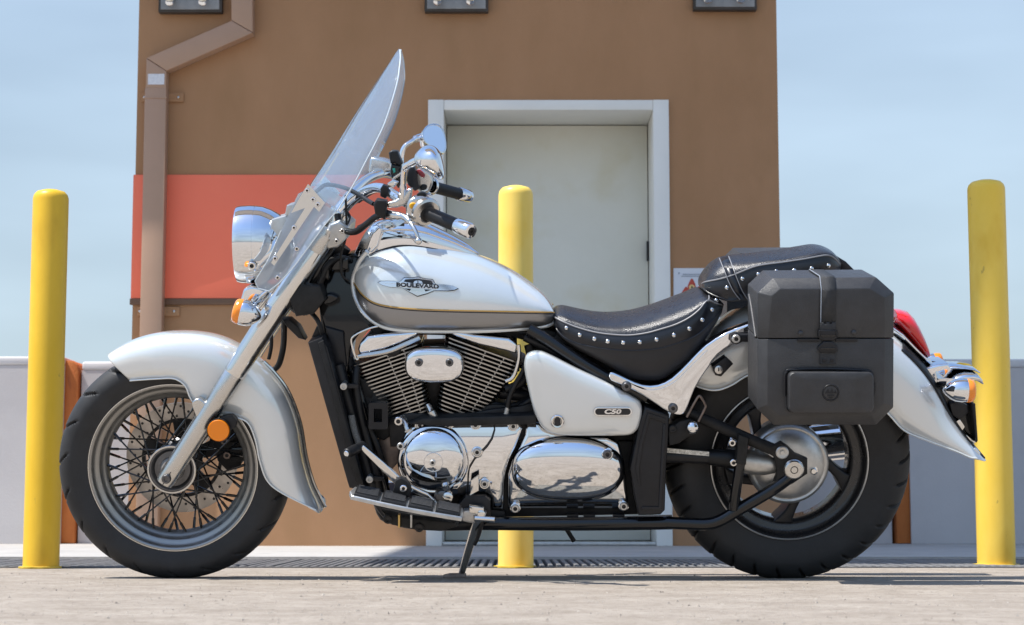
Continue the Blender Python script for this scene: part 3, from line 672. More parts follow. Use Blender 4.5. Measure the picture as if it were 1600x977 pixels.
# triple clamps, steering neck
prism('upper_clamp', [(504, 376), (514, 352), (530, 345), (543, 356), (541, 374), (528, 388), (512, 391)], -.125, .125, alloy_dull, bike, .008, 3)
prism('lower_clamp', [(452, 470), (470, 446), (500, 448), (508, 470), (490, 492), (462, 496)], -.13, .13, dusty_black, bike, .006)
for (px, py, r_) in ((535, 362, .006), (526, 378, .006)): bolt(px, py, -.126, r_, bike, alloy)
prism('headlight_bracket', [(424, 344), (446, 338), (462, 352), (440, 400), (420, 440), (404, 452), (398, 446), (412, 410)], -.07, .07, alloy_dull, bike, .006)
tube('neck_tube', [Q(530, 380, 0), Q(500, 424, 0), Q(462, 482, 0)], .036, satin_black, bike, 20, 4)
nk = prism('frame_neck', [(497, 470), (505, 440), (527, 412), (548, 400), (570, 410), (562, 452), (575, 492), (600, 514), (568, 519), (548, 545), (545, 585), (528, 590), (520, 560), (506, 532), (500, 505)], -.078, .078, gloss_black, bike, .016, 4, 3, 50)
zn0, zn1 = Q(550, 590, -.078).z, Q(550, 400, -.078).z
bulge(nk, lambda x, z: .055 * max(0, (z - zn0) / (zn1 - zn0)) ** 1.6, 8, 12, -.04)
prism('neck_gusset', [(508, 512), (522, 516), (536, 520), (542, 574), (528, 583), (520, 560)], -.092, -.05, satin_black, bike, .004)
prism('neck_bracket', [(504, 468), (514, 460), (528, 466), (520, 474), (508, 477)], -.094, -.05, gloss_black, bike, .006, 3, 3)
# the thicket of hoses between the fork and the neck
random.seed(3)
for pts, r_ in (([(520, 388, -.05), (500, 420, -.07), (478, 462, -.06), (470, 480, -.03)], .010), ([(512, 400, -.02), (492, 424, -.05), (474, 470, -.04)], .008), ([(530, 398, -.05), (512, 414, -.075), (490, 446, -.07), (468, 486, -.05), (452, 478, 0)], .007),
                ([(548, 408, -.03), (528, 404, -.06), (510, 418, -.08), (500, 444, -.08), (484, 470, -.07)], .008), ([(505, 430, -.085), (494, 452, -.088), (482, 474, -.08), (474, 492, -.06)], .006), ([(444, 500, .02), (443, 540, .03), (436, 570, .05), (426, 580, .06)], .008),
                ([(423, 505, .04), (424, 540, .06), (420, 562, .07)], .005), ([(540, 306, -.12), (541, 366, -.1), (533, 400, -.09), (534, 430, -.085), (546, 440, -.08)], .003), ([(480, 484, -.06), (495, 500, -.085), (503, 520, -.088), (507, 545, -.07)], .006)):
    tube('hose', [Q(*p) for p in pts], r_, rubber_soft if r_ < .009 else gloss_black, bike, 10, 6)
for (px, py, v, a, b) in ((500, 428, -.05, 14, 10), (492, 448, -.03, 16, 12), (508, 412, -.03, 12, 8), (472, 474, -.03, 18, 12), (530, 414, -.06, 14, 9)):
    prism('wiring_block', rrect(px - a, py - b, px + a, py + b, 4), v, v + .05, gloss_black, bike, .004)
prism('horn_shroud', [(440, 500), (452, 500), (466, 512), (477, 533), (466, 530), (448, 512)], -.03, .03, satin_black, bike, .004)

# ---- headlight, bracket, indicators
hc = lv(Q(372.5, 383.5, 0)); Bz = (lv(Q(366, 324, 0)) - lv(Q(369.5, 443, 0))); hax = Vector((Bz.z, 0, -Bz.x)).normalized()
hr = Bz.length / 2
hl = lathe('headlight', [(.0, hr * .97), (-.002, hr * .985), (.002, hr), (.010, hr * 1.012), (.030, hr * 1.02), (.0462, hr * 1.012), (.0466, hr * .995), (.0478, hr * .995), (.0482, hr * 1.008), (.066, hr * .985), (.088, hr * .90), (.108, hr * .78), (.126, hr * .60), (.138, hr * .40), (.144, hr * .2), (.145, 0)], (hc.x, 0, hc.z), hax, chrome, bike, 64, 30)
lens_m = glass_mat('headlight_glass', (.95, .96, .97), .10, 1.2)
lathe('headlight_lens', [(.002, hr * .965), (-.001, hr * .8), (-.003, hr * .5), (-.004, 0)], (hc.x, 0, hc.z), hax, lens_m, hl, 48)
lathe('reflector_bowl', [(.003, hr * .94), (.03, hr * .8), (.06, hr * .45), (.07, 0)], (hc.x, 0, hc.z), hax, chrome, hl, 40)
bolt(394, 416.5, -.098, .0105, hl, chrome_worn); prism('mount_arm', [(392, 410), (398, 408), (424, 392), (432, 376), (438, 378), (428, 400), (404, 421), (394, 424)], -.09, -.078, chrome, hl, .004)
prism('rim_tab', [(369, 428), (384, 432), (384, 444), (371, 441)], -.03, .03, chrome_worn, hl, .003)
prism('lamp_stay', [(378, 462), (382, 452), (394, 448), (412, 452), (420, 462), (404, 474), (388, 478), (376, 474)], -.06, .06, chrome, bike, .010, 3, 3)
prism('lamp_stay', [(396, 462), (418, 452), (436, 444), (444, 450), (430, 474), (414, 486), (402, 480)], -.05, .05, chrome_worn, bike, .008, 3, 3)
for pts in ([(398, 476, -.09), (410, 462, -.095), (418, 456, -.09)], [(404, 482, -.085), (416, 468, -.09), (424, 460, -.085)]): tube('stay_bar', [Q(*p) for p in pts], .004, chrome_worn, bike, 8, 4)
def indicator(cx, cy, v, back, r, tail, lens, name, at=None):
    """bullet indicator: lens centre at pixel, axis 'back' points from lens to tail"""
    c = at or Q(cx, cy, v); ax = Vector(back).normalized()
    b = lathe(name, [(.018, r * .97), (.020, r), (.030, r * .985), (.030 + tail * .35, r * .90), (.030 + tail * .6, r * .70), (.030 + tail * .85, r * .38), (.030 + tail * .97, r * .15), (.030 + tail, 0)], c, ax, chrome, bike, 36)
    lathe('lens', [(.0195, r * .95), (.012, r * .97), (.003, r * .90), (-.001, r * .75), (-.003, r * .4), (-.003, 0)], c, ax, lens, b, 36); return b
ind = indicator(366, 485.5, -.17, (.95, 0, -.26), .0335, .040, amber, 'front_indicator')
tube('stem', [Q(396, 478, -.155), Q(404, 470, -.09)], .009, chrome, ind, 12, 0)
c2 = Q(366, 485.5, -.17); ind2 = indicator(0, 0, 0, (.95, 0, -.26), .0335, .040, amber, 'front_indicator', Vector((c2.x, .17, c2.z)))
c3, c4 = Q(396, 478, -.155), Q(404, 470, -.09); tube('stem', [Vector((c3.x, .155, c3.z)), Vector((c4.x, .09, c4.z))], .009, chrome, ind2, 12, 0)

# ---- windscreen
rows_c = [(623.5, 77, 625, 79, .02), (617, 85, 625.5, 92, .065), (609, 97, 624, 108, .11), (598, 113, 621, 128, .145), (581, 139, 613, 158, .175), (560, 171, 601, 194, .20), (541, 201, 587, 224, .215), (524, 229, 573, 251, .225), (505, 259, 554, 287, .23), (484, 291, 527, 331, .22)]
bm = bmesh.new(); rows = []
sc_ = spline([(a, b, w) for a, b, c, d, w in rows_c], 4); se_ = spline([(c, d, w) for a, b, c, d, w in rows_c], 4)
for c, e in zip(sc_, se_):
    Cc, E = Q(c.x, c.y, 0), Q(e.x, e.y, -e.z); half = []
    for k in range(11):
        t = k / 10; s = t ** 2.1; half.append(Vector((Cc.x + (E.x - Cc.x) * s, -e.z * t, Cc.z + (E.z - Cc.z) * s)))
    rows.append(half[::-1] + [Vector((p.x, -p.y, p.z)) for p in half[1:]])
add_grid(bm, rows)
ws = finish('windscreen', bm, screen_glass, bike, 60); so = ws.modifiers.new('thickness', 'SOLIDIFY'); so.thickness = .0035
edge_m = mat('screen_edge', (.62, .68, .72), 0, .2)
tube('screen_edge', [r[0] for r in rows] + [r[-1] for r in rows[::-1]] if False else [r[0] for r in rows], .0017, edge_m, ws, 6, 0)
tube('screen_edge', [r[-1] for r in rows], .0017, edge_m, ws, 6, 0)
lob = [(482, 291), (462, 314), (439, 362), (420, 405), (397, 442), (402, 453), (419, 457), (436, 444), (462, 415), (488, 380), (510, 350), (527, 331), (508, 320)]
for s in (-1, 1):
    fr = [Q(p[0], p[1], -.17) for p in lob]; fr = [Vector((p.x, s * (.15 + .05 * max(0, min(1, (q[0] - 397) / 130))), p.z)) for p, q in zip(fr, lob)]
    bm = bmesh.new(); add_prism(bm, fr, [p + Vector((0, -s * .0035, 0)) for p in fr]); lb = finish('screen_wing', bm, wing_glass, ws)
    tube('screen_edge', [p for p in fr[2:12]], .0016, edge_m, ws, 6, 0)
    mp_ = [(481.6, 288.5), (508, 318), (499, 332), (491, 324), (429, 416), (424, 411.5), (477, 326), (455, 334), (468, 311)]
    fr = [Q(p[0], p[1], -.196) for p in mp_]; fr = [Vector((p.x, s * .203, p.z)) for p in fr]
    bm = bmesh.new(); add_prism(bm, fr, [p + Vector((0, -s * .004, 0)) for p in fr]); pl = finish('screen_mount', bm, mat('brushed_steel', (.72, .72, .71), 1, .30, bump=.05, bscale=300) if 'brushed_steel' not in MATS else MATS['brushed_steel'], ws)
    if s < 0:
        for (px, py) in ((480, 299), (489, 313), (496.5, 321), (459.5, 357), (430, 405)): bolt(px, py, -.206, .0055, pl, chrome, 'screw')
        for (px, py) in ((464, 390), (434, 435)):
            lathe('grommet', [(0, .009), (-.004, .009), (-.004, 0)], Q(px, py, -.196), (0, 1, 0), screen_glass, lb, 20); bolt(px, py, -.2, .0055, lb, chrome_worn, 'screw')
prism('screen_clip', [(460, 316), (466, 304), (472, 301), (473, 309), (466, 318), (462, 322)], -.1, -.06, alloy, ws, .002)
prism('gauge_visor', [(444, 342), (448, 322), (462, 319), (474, 324), (468, 346), (456, 352)], -.05, .05, alloy_dull, bike, .004)

# ---- handlebars and what they carry
bar_n = tube('handlebar', [Q(530, 338, -.05), Q(553, 312, -.09), (Q(577, 297, -.14)), Q(598, 296, -.19), Q(622, 310, -.25), Q(648, 325, -.305), Q(667, 334, -.345), Q(716, 354.5, -.43)], .0125, chrome, bike, 18, 8)
bar_f = tube('handlebar', [Q(524, 334, .05), Q(545, 308, .09), Q(567, 286, .14), Q(592, 273, .19), Q(612, 274, .25), Q(650, 285, .32), Q(674, 292.5, .36), Q(717, 304, .455)], .0125, chrome, bike, 18, 8)
for (px, py, v) in ((531, 341, -.05), (526, 336, .05)):
    p = Q(px, py, v); lathe('riser', [(-.07, .02), (-.02, .017), (-.005, .022), (.012, .022), (.016, .018), (.016, 0)], p, Vector((.45, 0, .9)), chrome_worn, bike, 20)
def grip(p0, p1, bar, r=.0165):
    d = (p1 - p0); L = d.length
    g = lathe('grip', [(0, r * 1.28), (.006, r * 1.3), (.008, r * 1.02), (L * .5, r * 1.0), (L - .002, r)], p0, d, rubber_soft, bar, 24)
    lathe('bar_end', [(L - .003, r * 1.06), (L, r * 1.14), (L + .022, r * 1.16), (L + .042, r * 1.13), (L + .047, r * 1.02), (L + .048, r * .62), (L + .046, r * .6)], p0, d, chrome, g, 24)
    lathe('bar_plug', [(L + .044, r * .62), (L + .0485, r * .5), (L + .0485, r * .25), (L + .046, r * .2), (L + .046, 0)], p0, d, black_print, g, 20)
    lathe('grip_collar', [(-.006, r * 1.5), (.0, r * 1.55), (.004, r * 1.45), (.004, r)], p0, d, chrome, g, 24)
grip(Q(667, 334, -.345), Q(716, 354.5, -.43), bar_n); grip(Q(674, 292.5, .36), Q(717, 304, .455), bar_f)
sw = prism('switch_housing', [(634, 326), (640, 312), (656, 307), (668, 311), (675, 324), (674, 342), (664, 352), (648, 350), (636, 342)], -.345, -.285, alloy, bike, .010, 4, 3)
lathe('housing_ring', [(0, .036), (-.010, .036), (-.014, .031), (-.014, 0)], Q(664, 331, -.342), Vector((-.46, .80, .38)), alloy, sw, 28)
prism('turn_switch', [(640, 320), (645, 318), (651, 320), (650, 325), (645, 328), (640, 326)], -.357, -.343, yellow_plastic, sw, .003, 3, 3)
prism('horn_button', [(651, 305), (658, 301), (666, 304), (664, 310), (654, 310)], -.335, -.30, rubber_soft, sw, .003, 2, 2)
swf = prism('switch_housing', [(648, 270), (658, 264), (672, 270), (676, 286), (670, 301), (658, 303), (648, 292)], .30, .36, alloy, bike, .010, 4, 3)
prism('kill_switch', [(651, 268), (656, 266), (664, 274), (662, 279), (656, 276)], .285, .302, mat('red_button', (.30, .03, .035), 0, .35), swf, .003, 2, 2)
prism('starter_button', [(656, 293), (661, 289), (667, 291), (666, 297), (658, 299)], .292, .302, rubber_soft, swf, .003, 2, 2)
prism('throttle_shroud', [(640, 262), (648, 262), (652, 278), (656, 296), (648, 300), (637, 290), (636, 272)], .27, .31, satin_black, bike, .005)
mc = prism('master_cylinder', [(578, 250), (581, 247), (598, 249), (612, 254), (613, 268), (600, 268), (590, 270), (577, 273), (576, 268)], .20, .28, mat('silver_casting', (.66, .66, .66), .9, .28, rvary=.08, vscale=20), bike, .008, 3)
prism('phone_clamp', [(607, 240), (612, 236), (621, 237), (624, 246), (629, 257), (624, 262), (617, 257), (610, 257)], -.05, .0, satin_black, bike, .005, 3)
pc = prism('phone_mount', [(611, 258), (628, 262), (627, 274), (630, 288), (622, 296), (612, 280), (609, 270)], -.06, .01, gloss_black, bike, .004)
prism('mount_lamp', [(613, 265), (617, 264), (618, 270), (615, 272)], -.065, -.058, mat('teal_lamp', (.02, .35, .28), 0, .2), pc, .001)
for k in range(4): prism('clamp_screw', [(612 + k * 3, 282 - k * 2), (616 + k * 3, 276 - k * 2), (618 + k * 3, 278 - k * 2), (614 + k * 3, 284 - k * 2)], -.068, -.055, chrome_worn, pc, .001)
prism('bar_clamp', [(594, 296), (598, 290), (606, 292), (608, 304), (602, 312), (594, 308)], -.235, -.19, satin_black, bike, .004)
prism('bar_clamp', [(605, 288), (614, 282), (622, 286), (616, 294), (606, 296)], -.22, -.18, chrome_worn, bike, .004)
prism('clutch_perch', [(604, 318), (618, 314), (632, 304), (638, 296), (644, 296), (642, 312), (632, 322), (620, 326), (606, 326)], -.31, -.27, alloy, bike, .005, 3)
cb = prism('lever_boot', [(583, 320), (588, 312), (604, 315), (603, 334), (601, 345), (586, 336)], -.325, -.28, rubber_soft, bike, .006, 3)
lev = tube('clutch_lever', [Q(602, 335, -.30), Q(618, 338, -.32), Q(633, 341, -.345), Q(643, 352, -.37), Q(650, 364, -.385), Q(654, 376, -.39)], [.010] * 12 + [.008] * 10 + [.0048] * 19, mat('satin_lever', (.66, .66, .66), 1, .22), bike, 12, 8)
bm = bmesh.new(); bmesh.ops.create_uvsphere(bm, u_segments=20, v_segments=12, radius=.0085, matrix=Matrix.Translation(Q(654, 378, -.39))); finish('lever_ball', bm, chrome_worn, lev)
# mirrors
# near mirror: we see its chrome back, teardrop
mb = [(647, 250), (650, 240), (660, 231), (671, 228), (681, 232), (688, 241), (692, 254), (695, 272), (693, 280), (686, 282), (674, 275), (662, 268), (652, 263)]
base = [Q(p[0], p[1], -.40) for p in [tuple(q) for q in spline([(a, b, 0) for a, b in mb], 5, True)]]; c0 = sum(base, Vector()) / len(base); bm = bmesh.new(); rows = []
for s, h in ((.0001, -.052), (.25, -.050), (.5, -.043), (.74, -.030), (.9, -.015), (.985, 0), (1, .008), (.99, .016), (.93, .019)): rows.append([c0 + (p - c0) * s + Vector((.012 * (1 - s), h, .006 * (1 - s))) for p in base])
V = add_grid(bm, rows, close_v=True); bmesh.ops.remove_doubles(bm, verts=bm.verts[:], dist=1e-5)
mir = finish('mirror', bm, chrome, bike, 60)
bm = bmesh.new(); add_prism(bm, [c0 + (p - c0) * .93 + Vector((0, .0195, 0)) for p in base], [c0 + (p - c0) * .93 + Vector((0, .016, 0)) for p in base]); finish('mirror_glass', bm, mirror_glass, mir)
tube('mirror_stem', [Q(629, 312, -.30), Q(630, 296, -.31), Q(630.5, 276, -.325), Q(633, 263, -.34), Q(642, 257, -.36), Q(652, 252, -.385)], [.0085] * 8 + [.0070] * 10 + [.0085] * 6 + [.0095] * 7, chrome, mir, 14, 6)
lathe('stem_collar', [(0, .011), (.012, .012), (.016, .008)], Q(628.5, 312, -.30), (0, 0, 1), chrome_worn, mir, 16)
mf_out = [(660, 214), (662, 203), (670, 196), (682, 195), (691, 202), (696, 218), (697, 234), (692, 241), (684, 238), (674, 232), (664, 224)]
base = []; mn = Vector((.42, -.80, .42)).normalized(); mc0 = Q(679, 218, .40)
for q in spline([(a, b, 0) for a, b in mf_out], 5, True):
    v = .40
    for _ in range(6):
        p = Q(q.x, q.y, v); v = mc0.y - (mn.x * (p.x - mc0.x) + mn.z * (p.z - mc0.z)) / mn.y
    base.append(Q(q.x, q.y, v))
c = sum(base, Vector()) / len(base); d = -mn; bm = bmesh.new(); rows = [[c + (p - c) * s + d * h for p in base] for s, h in ((1.0, 0), (1.02, .006), (.97, .020), (.82, .040), (.58, .055), (.3, .064), (.0001, .066))]
add_grid(bm, rows, close_v=True); bmesh.ops.remove_doubles(bm, verts=bm.verts[:], dist=1e-5); m = finish('mirror', bm, chrome, bike, 60)
bm = bmesh.new(); add_prism(bm, [c + (p - c) * .90 - d * .001 for p in base], [c + (p - c) * .90 + d * .003 for p in base]); finish('mirror_glass', bm, mirror_glass, m)
bm = bmesh.new(); add_grid(bm, [[c + (p - c) * .89 + d * .002 for p in base], [c + (p - c) * .91 - d * .003 for p in base], [c + (p - c) * 1.0 - d * .002 for p in base], [c + (p - c) * 1.01 + d * .004 for p in base]], close_v=True); finish('mirror_rim', bm, chrome_worn, m)
tube('mirror_stem', [Q(630, 270, .36), Q(627, 250, .365), Q(631, 232, .37), Q(642, 223, .38), Q(652, 217, .40), Q(664, 213, .43)], [.007] * 12 + [.0065] * 10 + [.010] * 9, chrome, m, 14, 6)
# cables
for pts, r_ in (([(584, 320, -.30), (575, 315, -.26), (556, 303, -.2), (536, 294, -.15), (510, 290, -.08), (495, 300, 0)], .0055), ([(527, 336, -.09), (531, 352, -.10), (541, 362, -.12), (556, 363, -.15), (572, 352, -.2), (586, 341, -.24), (598, 336, -.28)], .0085),
                ([(560, 356, -.15), (576, 348, -.2), (592, 342, -.24)], .004), ([(540, 330, -.08), (546, 340, -.08), (541, 352, -.09), (530, 356, -.05)], .004), ([(590, 300, -.12), (575, 305, -.05), (552, 320, .02)], .004), ([(612, 290, .1), (600, 300, .1), (585, 300, .05), (560, 316, 0)], .005)):
    tube('cable', [Q(*p) for p in pts], r_, rubber_soft, bike, 10, 7)

# ---- fuel tank
ST = [(550.5, 436, 440, 445, .03), (555, 417, 446, 463, .068), (565, 402, 460, 484, .098), (582, 391, 473, 502, .124), (605, 382, 479.5, 512, .142), (640, 377.5, 483.5, 516.5, .154), (680, 384, 485.5, 517.5, .158), (720, 392.5, 486.5, 517.5, .157),
      (760, 405, 487.3, 517, .150), (800, 424.5, 488, 515.5, .138), (834, 447.5, 488.6, 512.5, .121), (852, 463.5, 489, 510, .107), (862, 477, 489, 506, .094), (866, 487, 489.5, 501, .082)]
sa = spline([(s[0], s[1], s[4]) for s in ST], 5); sb = spline([(s[2], s[3], 0) for s in ST], 5); rows = []; NU, NL = 14, 7
for a, b in zip(sa, sb):
    T_, M_, B_ = Q(a.x, a.y, -.02 * min(1, a.z / .1)), Q(a.x, b.x, -a.z), Q(a.x, b.y, -a.z * .8); half = []
    for k in range(NU + 1):
        th = math.pi / 2 * k / NU; vv = math.sin(th) ** (2 / 2.3); s = 1 - max(0, math.cos(th)) ** (2 / 2.05)
        half.append(Vector((T_.x + (M_.x - T_.x) * s, -a.z * vv, T_.z + (M_.z - T_.z) * s)))
    for k in range(1, NL + 1):
        th = math.pi / 2 * k / NL; s = math.sin(th); q = 1 - (1 - .82) * (1 - math.cos(th))
        half.append(Vector((M_.x + (B_.x - M_.x) * s, -a.z * q, M_.z + (B_.z - M_.z) * s)))
    half.append(Vector((B_.x, -a.z * .5, B_.z - .004))); half.append(Vector((B_.x, 0, B_.z - .004)))
    rows.append(half + [Vector((p.x, -p.y, p.z)) for p in half[-2:0:-1]])
KC = len(rows[0]); bm = bmesh.new()
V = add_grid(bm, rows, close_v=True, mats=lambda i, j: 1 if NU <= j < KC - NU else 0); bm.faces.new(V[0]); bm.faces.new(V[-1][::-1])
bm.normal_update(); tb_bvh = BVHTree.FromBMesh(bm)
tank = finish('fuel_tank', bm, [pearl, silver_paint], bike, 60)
for s in (1, -1):
    pin = [Vector((r[NU].x, s * (r[NU].y - .0006), r[NU].z)) for r in rows]
    tube('pinstripe', pin, .0021, gold, tank, 6, 0); tube('pinstripe', [p + Vector((0, 0, -.0042)) for p in pin], .0012, black_print, tank, 6, 0)
    seam = [(574, 394, -.085), (562, 409, -.068), (554, 428, -.052), (551.5, 445, -.05), (556, 468, -.062), (569, 491, -.088), (589, 507, -.106), (612, 515, -.116), (651, 518.5, -.126), (717, 518.8, -.128), (782, 517, -.118), (848, 511.5, -.09), (866, 503, -.07)]
    tube('tank_seam', [Vector((q.x, s * q.y, q.z)) for q in [Q(*p) for p in seam]], .0062, pearl, tank, 10, 6)
# tank badge
def on_tank(px, py, off): return snap(px, py, tb_bvh, off)
def tplate(name, pts, off, m, parent, th=.003, sm=0):
    """thin plate bent over the tank side: cut into a fine net, every point laid on the tank"""
    bm = bmesh.new(); bm.faces.new([bm.verts.new((p[0], p[1], 0)) for p in pts])
    for ax, no in ((0, (1, 0, 0)), (1, (0, 1, 0))):
        lo, hi = min(p[ax] for p in pts), max(p[ax] for p in pts); n = max(1, int((hi - lo) / 3.5))
        for i in range(1, n): bmesh.ops.bisect_plane(bm, geom=bm.verts[:] + bm.edges[:] + bm.faces[:], plane_co=[(lo + (hi - lo) * i / n) if k == ax else 0 for k in range(3)], plane_no=no)
    ex = bmesh.ops.extrude_face_region(bm, geom=bm.faces[:]); new = {v for v in ex['geom'] if isinstance(v, bmesh.types.BMVert)}
    for v in bm.verts: v.co = on_tank(v.co.x, v.co.y, off - (0 if v in new else th))
    return finish(name, bm, m, parent)
badge_silver = mat('badge_silver', (.80, .80, .81), 1, .22)
BO = [(591.5, 443.5), (596, 441.2), (607, 440.8), (626, 441.6), (632, 436.2), (643, 436.4), (653, 435), (664, 437.6), (676, 438.8), (681, 446.2), (692, 446.2), (706, 448), (715.5, 452), (710, 454.6), (700, 455.6), (678, 455.2), (668, 459.5), (652.5, 463.6), (640, 457.5), (629, 451), (610, 450), (598, 447)]
bd = tplate('tank_badge', [(652.5 + (x - 652.5) * 1.018, 448 + (y - 448) * 1.09) for x, y in BO], .0028, black_print, bike, .004); tplate('badge_plate', BO, .0036, badge_silver, bd, .002)
tplate('badge_field', [(631, 441.8), (634, 438.6), (652.5, 437.6), (674, 440.6), (677.5, 446.3), (652, 445.2)], .0042, black_print, bd, .001)
tplate('badge_field', [(631.5, 452), (643, 452.8), (640.5, 456.2)], .0042, black_print, bd, .001); tplate('badge_field', [(663, 453.6), (675, 454.2), (665, 457.2)], .0042, black_print, bd, .001)
tplate('badge_wing', [(593, 443.3), (606, 441.6), (624, 442.3), (624, 444.4), (606, 445)], .0048, badge_silver, bd, .001)
tplate('badge_bar', [(646, 444.5), (648, 441), (652.5, 440.2), (652.5, 444.8)], .0050, badge_silver, bd, .001); tplate('badge_bar', [(654, 444.8), (654, 440.2), (659, 441.2), (661, 445.3)], .0050, badge_silver, bd, .001)
tplate('badge_ribbon', [(623, 443.2), (640, 444.3), (668, 446.2), (683, 447.6), (683, 453.6), (668, 452.8), (640, 451.4), (622.5, 449.8)], .0046, mat('ribbon_white', (.78, .78, .78), .3, .25), bd, .001)
tplate('badge_foot', [(643, 451.6), (663, 452.6), (661.5, 457.2), (641.5, 456.8)], .0044, chrome_worn, bd, .001)
lettering('badge_lettering', 'BOULEVARD', lambda x, y: on_tank(652.8 + x, 448.4 + x * .055 - y, .0058), black_print, bd, 11.6, 8.6)
# knee-line decal flecks on the tank rear
# ---- chrome dash on the tank
DS = [(551, 404, 408, .012), (560, 383, 407, .028), (572, 362, 404, .04), (584, 349, 397, .048), (600, 343.5, 391, .055), (622, 343, 386, .058), (645, 344.5, 386, .058), (668, 350, 389, .055), (690, 360, 393, .048), (712, 371, 397, .038), (732, 383, 402, .026), (748, 396, 403, .008)]
sd = spline([(a, b, w) for a, b, c, w in DS], 4); se = spline([(c, 0, 0) for a, b, c, w in DS], 4); rows_d = []
for a, e in zip(sd, se):
    T_, B_ = Q(a.x, a.y, 0), Q(a.x, e.x, -a.z); half = []
    for k in range(9):
        th = math.pi / 2 * k / 8; s = 1 - max(0, math.cos(th)) ** .8; half.append(Vector((T_.x + (B_.x - T_.x) * s, -a.z * math.sin(th) ** .8, T_.z + (B_.z - T_.z) * s)))
    half.append(Vector((B_.x, -a.z, B_.z - .02)))
    rows_d.append(half + [Vector((p.x, -p.y, p.z)) for p in half[::-1][:-1]])
bm = bmesh.new(); add_grid(bm, rows_d, close_v=True); dash = finish('dash_console', bm, chrome, bike, 50)
lathe('speedometer', [(-.012, .047), (.006, .047), (.011, .044), (.012, .040), (.009, .038), (.009, 0)], Q(612, 352, 0), Vector((-.35, 0, .94)), chrome_worn, dash, 32)
tube('dash_gasket', [r[8] + Vector((0, -.001, 0)) for r in rows_d[2:]], .0032, rubber_soft, dash, 6, 0)
tube('dash_trim', [r[5] + Vector((0, -.001, .001)) for r in rows_d[10:]], .002, chrome_worn, dash, 6, 0)
prism('ignition_panel', [(572, 392), (580, 366), (590, 354), (598, 358), (590, 386), (580, 396)], -.060, -.030, chrome, dash, .005, 3)

# ---- seat, lofted; rows: top, welt, band foot, base
def seat(name, S, wtop, n_ex, leather_m):
    """S: px, top, welt, band, base, half width"""
    A = spline([(s[0], s[1], s[5]) for s in S], 5); B = spline([(s[2], s[3], s[4]) for s in S], 5); rows = []; seams = [[], []]
    for a, b in zip(A, B):
        w = a.z; T_ = Q(a.x, a.y, 0); P1 = Q(a.x, b.x, -w * .95); P2 = Q(a.x, b.y, -w); P3 = Q(a.x, b.z, -w * .88); half = []
        for k in range(9):
            th = math.pi / 2 * k / 8; s = 1 - max(0, math.cos(th)) ** (2 / 2.3); half.append(Vector((T_.x + (P1.x - T_.x) * s, -w * .95 * math.sin(th) ** (2 / 2.3), T_.z + (P1.z - T_.z) * s)))
        for k in range(1, 5):
            t = k / 4; half.append(P1.lerp(P2, t) + Vector((0, -.006 * math.sin(math.pi * t), 0)))
        for k in range(1, 6):
            t = k / 5; half.append(P2.lerp(P3, t) + Vector((0, -.008 * math.sin(math.pi * t), 0)))
        half.append(Vector((P3.x, 0, P3.z)))
        seams[0].append(P1 + Vector((0, -.001, 0))); seams[1].append(P2 + Vector((0, -.001, 0)))
        rows.append(half + [Vector((p.x, -p.y, p.z)) for p in half[-2:0:-1]])
    bm = bmesh.new(); K = len(rows[0])
    def mi(i, j):
        j2 = j if j < K / 2 else K - 1 - j
        return 0 if j2 < 8 else (1 if j2 < 12 else 2)
    V = add_grid(bm, rows, close_v=True, mats=mi); bm.faces.new(V[0]); bm.faces.new(V[-1][::-1])
    bm.normal_update(); bvh = BVHTree.FromBMesh(bm); o = finish(name, bm, [leather_m, band_leather, leather_side], bike, 70)
    tube('piping', seams[0], .0022, thread, o, 6, 0); tube('piping', seams[1], .0015, band_leather, o, 6, 0)
    return o, bvh
S1 = [(865.5, 492, 496, 503, 507, .075), (869, 483.5, 498, 514, 520, .105), (880, 480.8, 504, 527, 533, .125), (900, 485, 512, 537, 547, .14), (926, 490.5, 519.5, 543, 560, .155), (952, 492.5, 523.5, 547, 573, .165), (982, 490, 525, 549, 591, .172), (1010, 483.5, 521.5, 548, 595.5, .176), (1034, 475.5, 515, 545, 593.5, .176),
      (1056, 467, 508, 538.5, 580, .174), (1076, 459.5, 498, 531, 565, .170), (1092, 453, 485.5, 522, 548, .162), (1105, 457, 471, 510, 528, .15), (1118, 464, 475, 496, 508, .13), (1128, 473, 478, 484, 490, .10)]
st, st_bvh = seat('rider_seat', S1, .1, 2.4, leather)
STUD = lathe('stud', [(.002, .0062), (-.001, .0060), (-.0035, .0045), (-.0048, .002), (-.005, 0)], (0, 0, 0), (0, 1, 0), chrome_worn, st, 14, 60)
first = True
for (px, py) in ((885, 514), (906, 525), (929, 531), (950, 535), (974, 537), (1000, 536), (1026, 532), (1053, 525), (1077, 515), (1097, 501), (1112, 485), (1119, 471)):
    p = snap(px, py, st_bvh, .0005, -.16)
    if first: STUD.location = p; first = False
    else: share(STUD, 'stud', st, p)
tube('top_stitch', [snap(px, py, st_bvh, .0006, -.16) for px, py in ((1098, 454), (1105, 458), (1108, 466), (1106, 473))], .0018, thread, st, 6, 5)
S2 = [(1097, 440, 444, 450, 453, .05), (1101, 428, 442, 454, 457, .075), (1110, 415, 440, 460, 463, .095), (1125, 404.5, 437, 466, 469, .112), (1145, 400.5, 431, 470, 473, .12), (1182, 398, 417, 455, 470, .125), (1223, 393.5, 411, 445, 466, .128), (1256, 387.5, 406, 436, 462, .126), (1277, 384.5, 402, 432, 458, .12), (1293, 389, 400, 428, 452, .11), (1303, 398, 404, 424, 446, .095), (1312, 410, 414, 420, 436, .07)]
ps, ps_bvh = seat('passenger_seat', S2, .1, 2.4, leather)
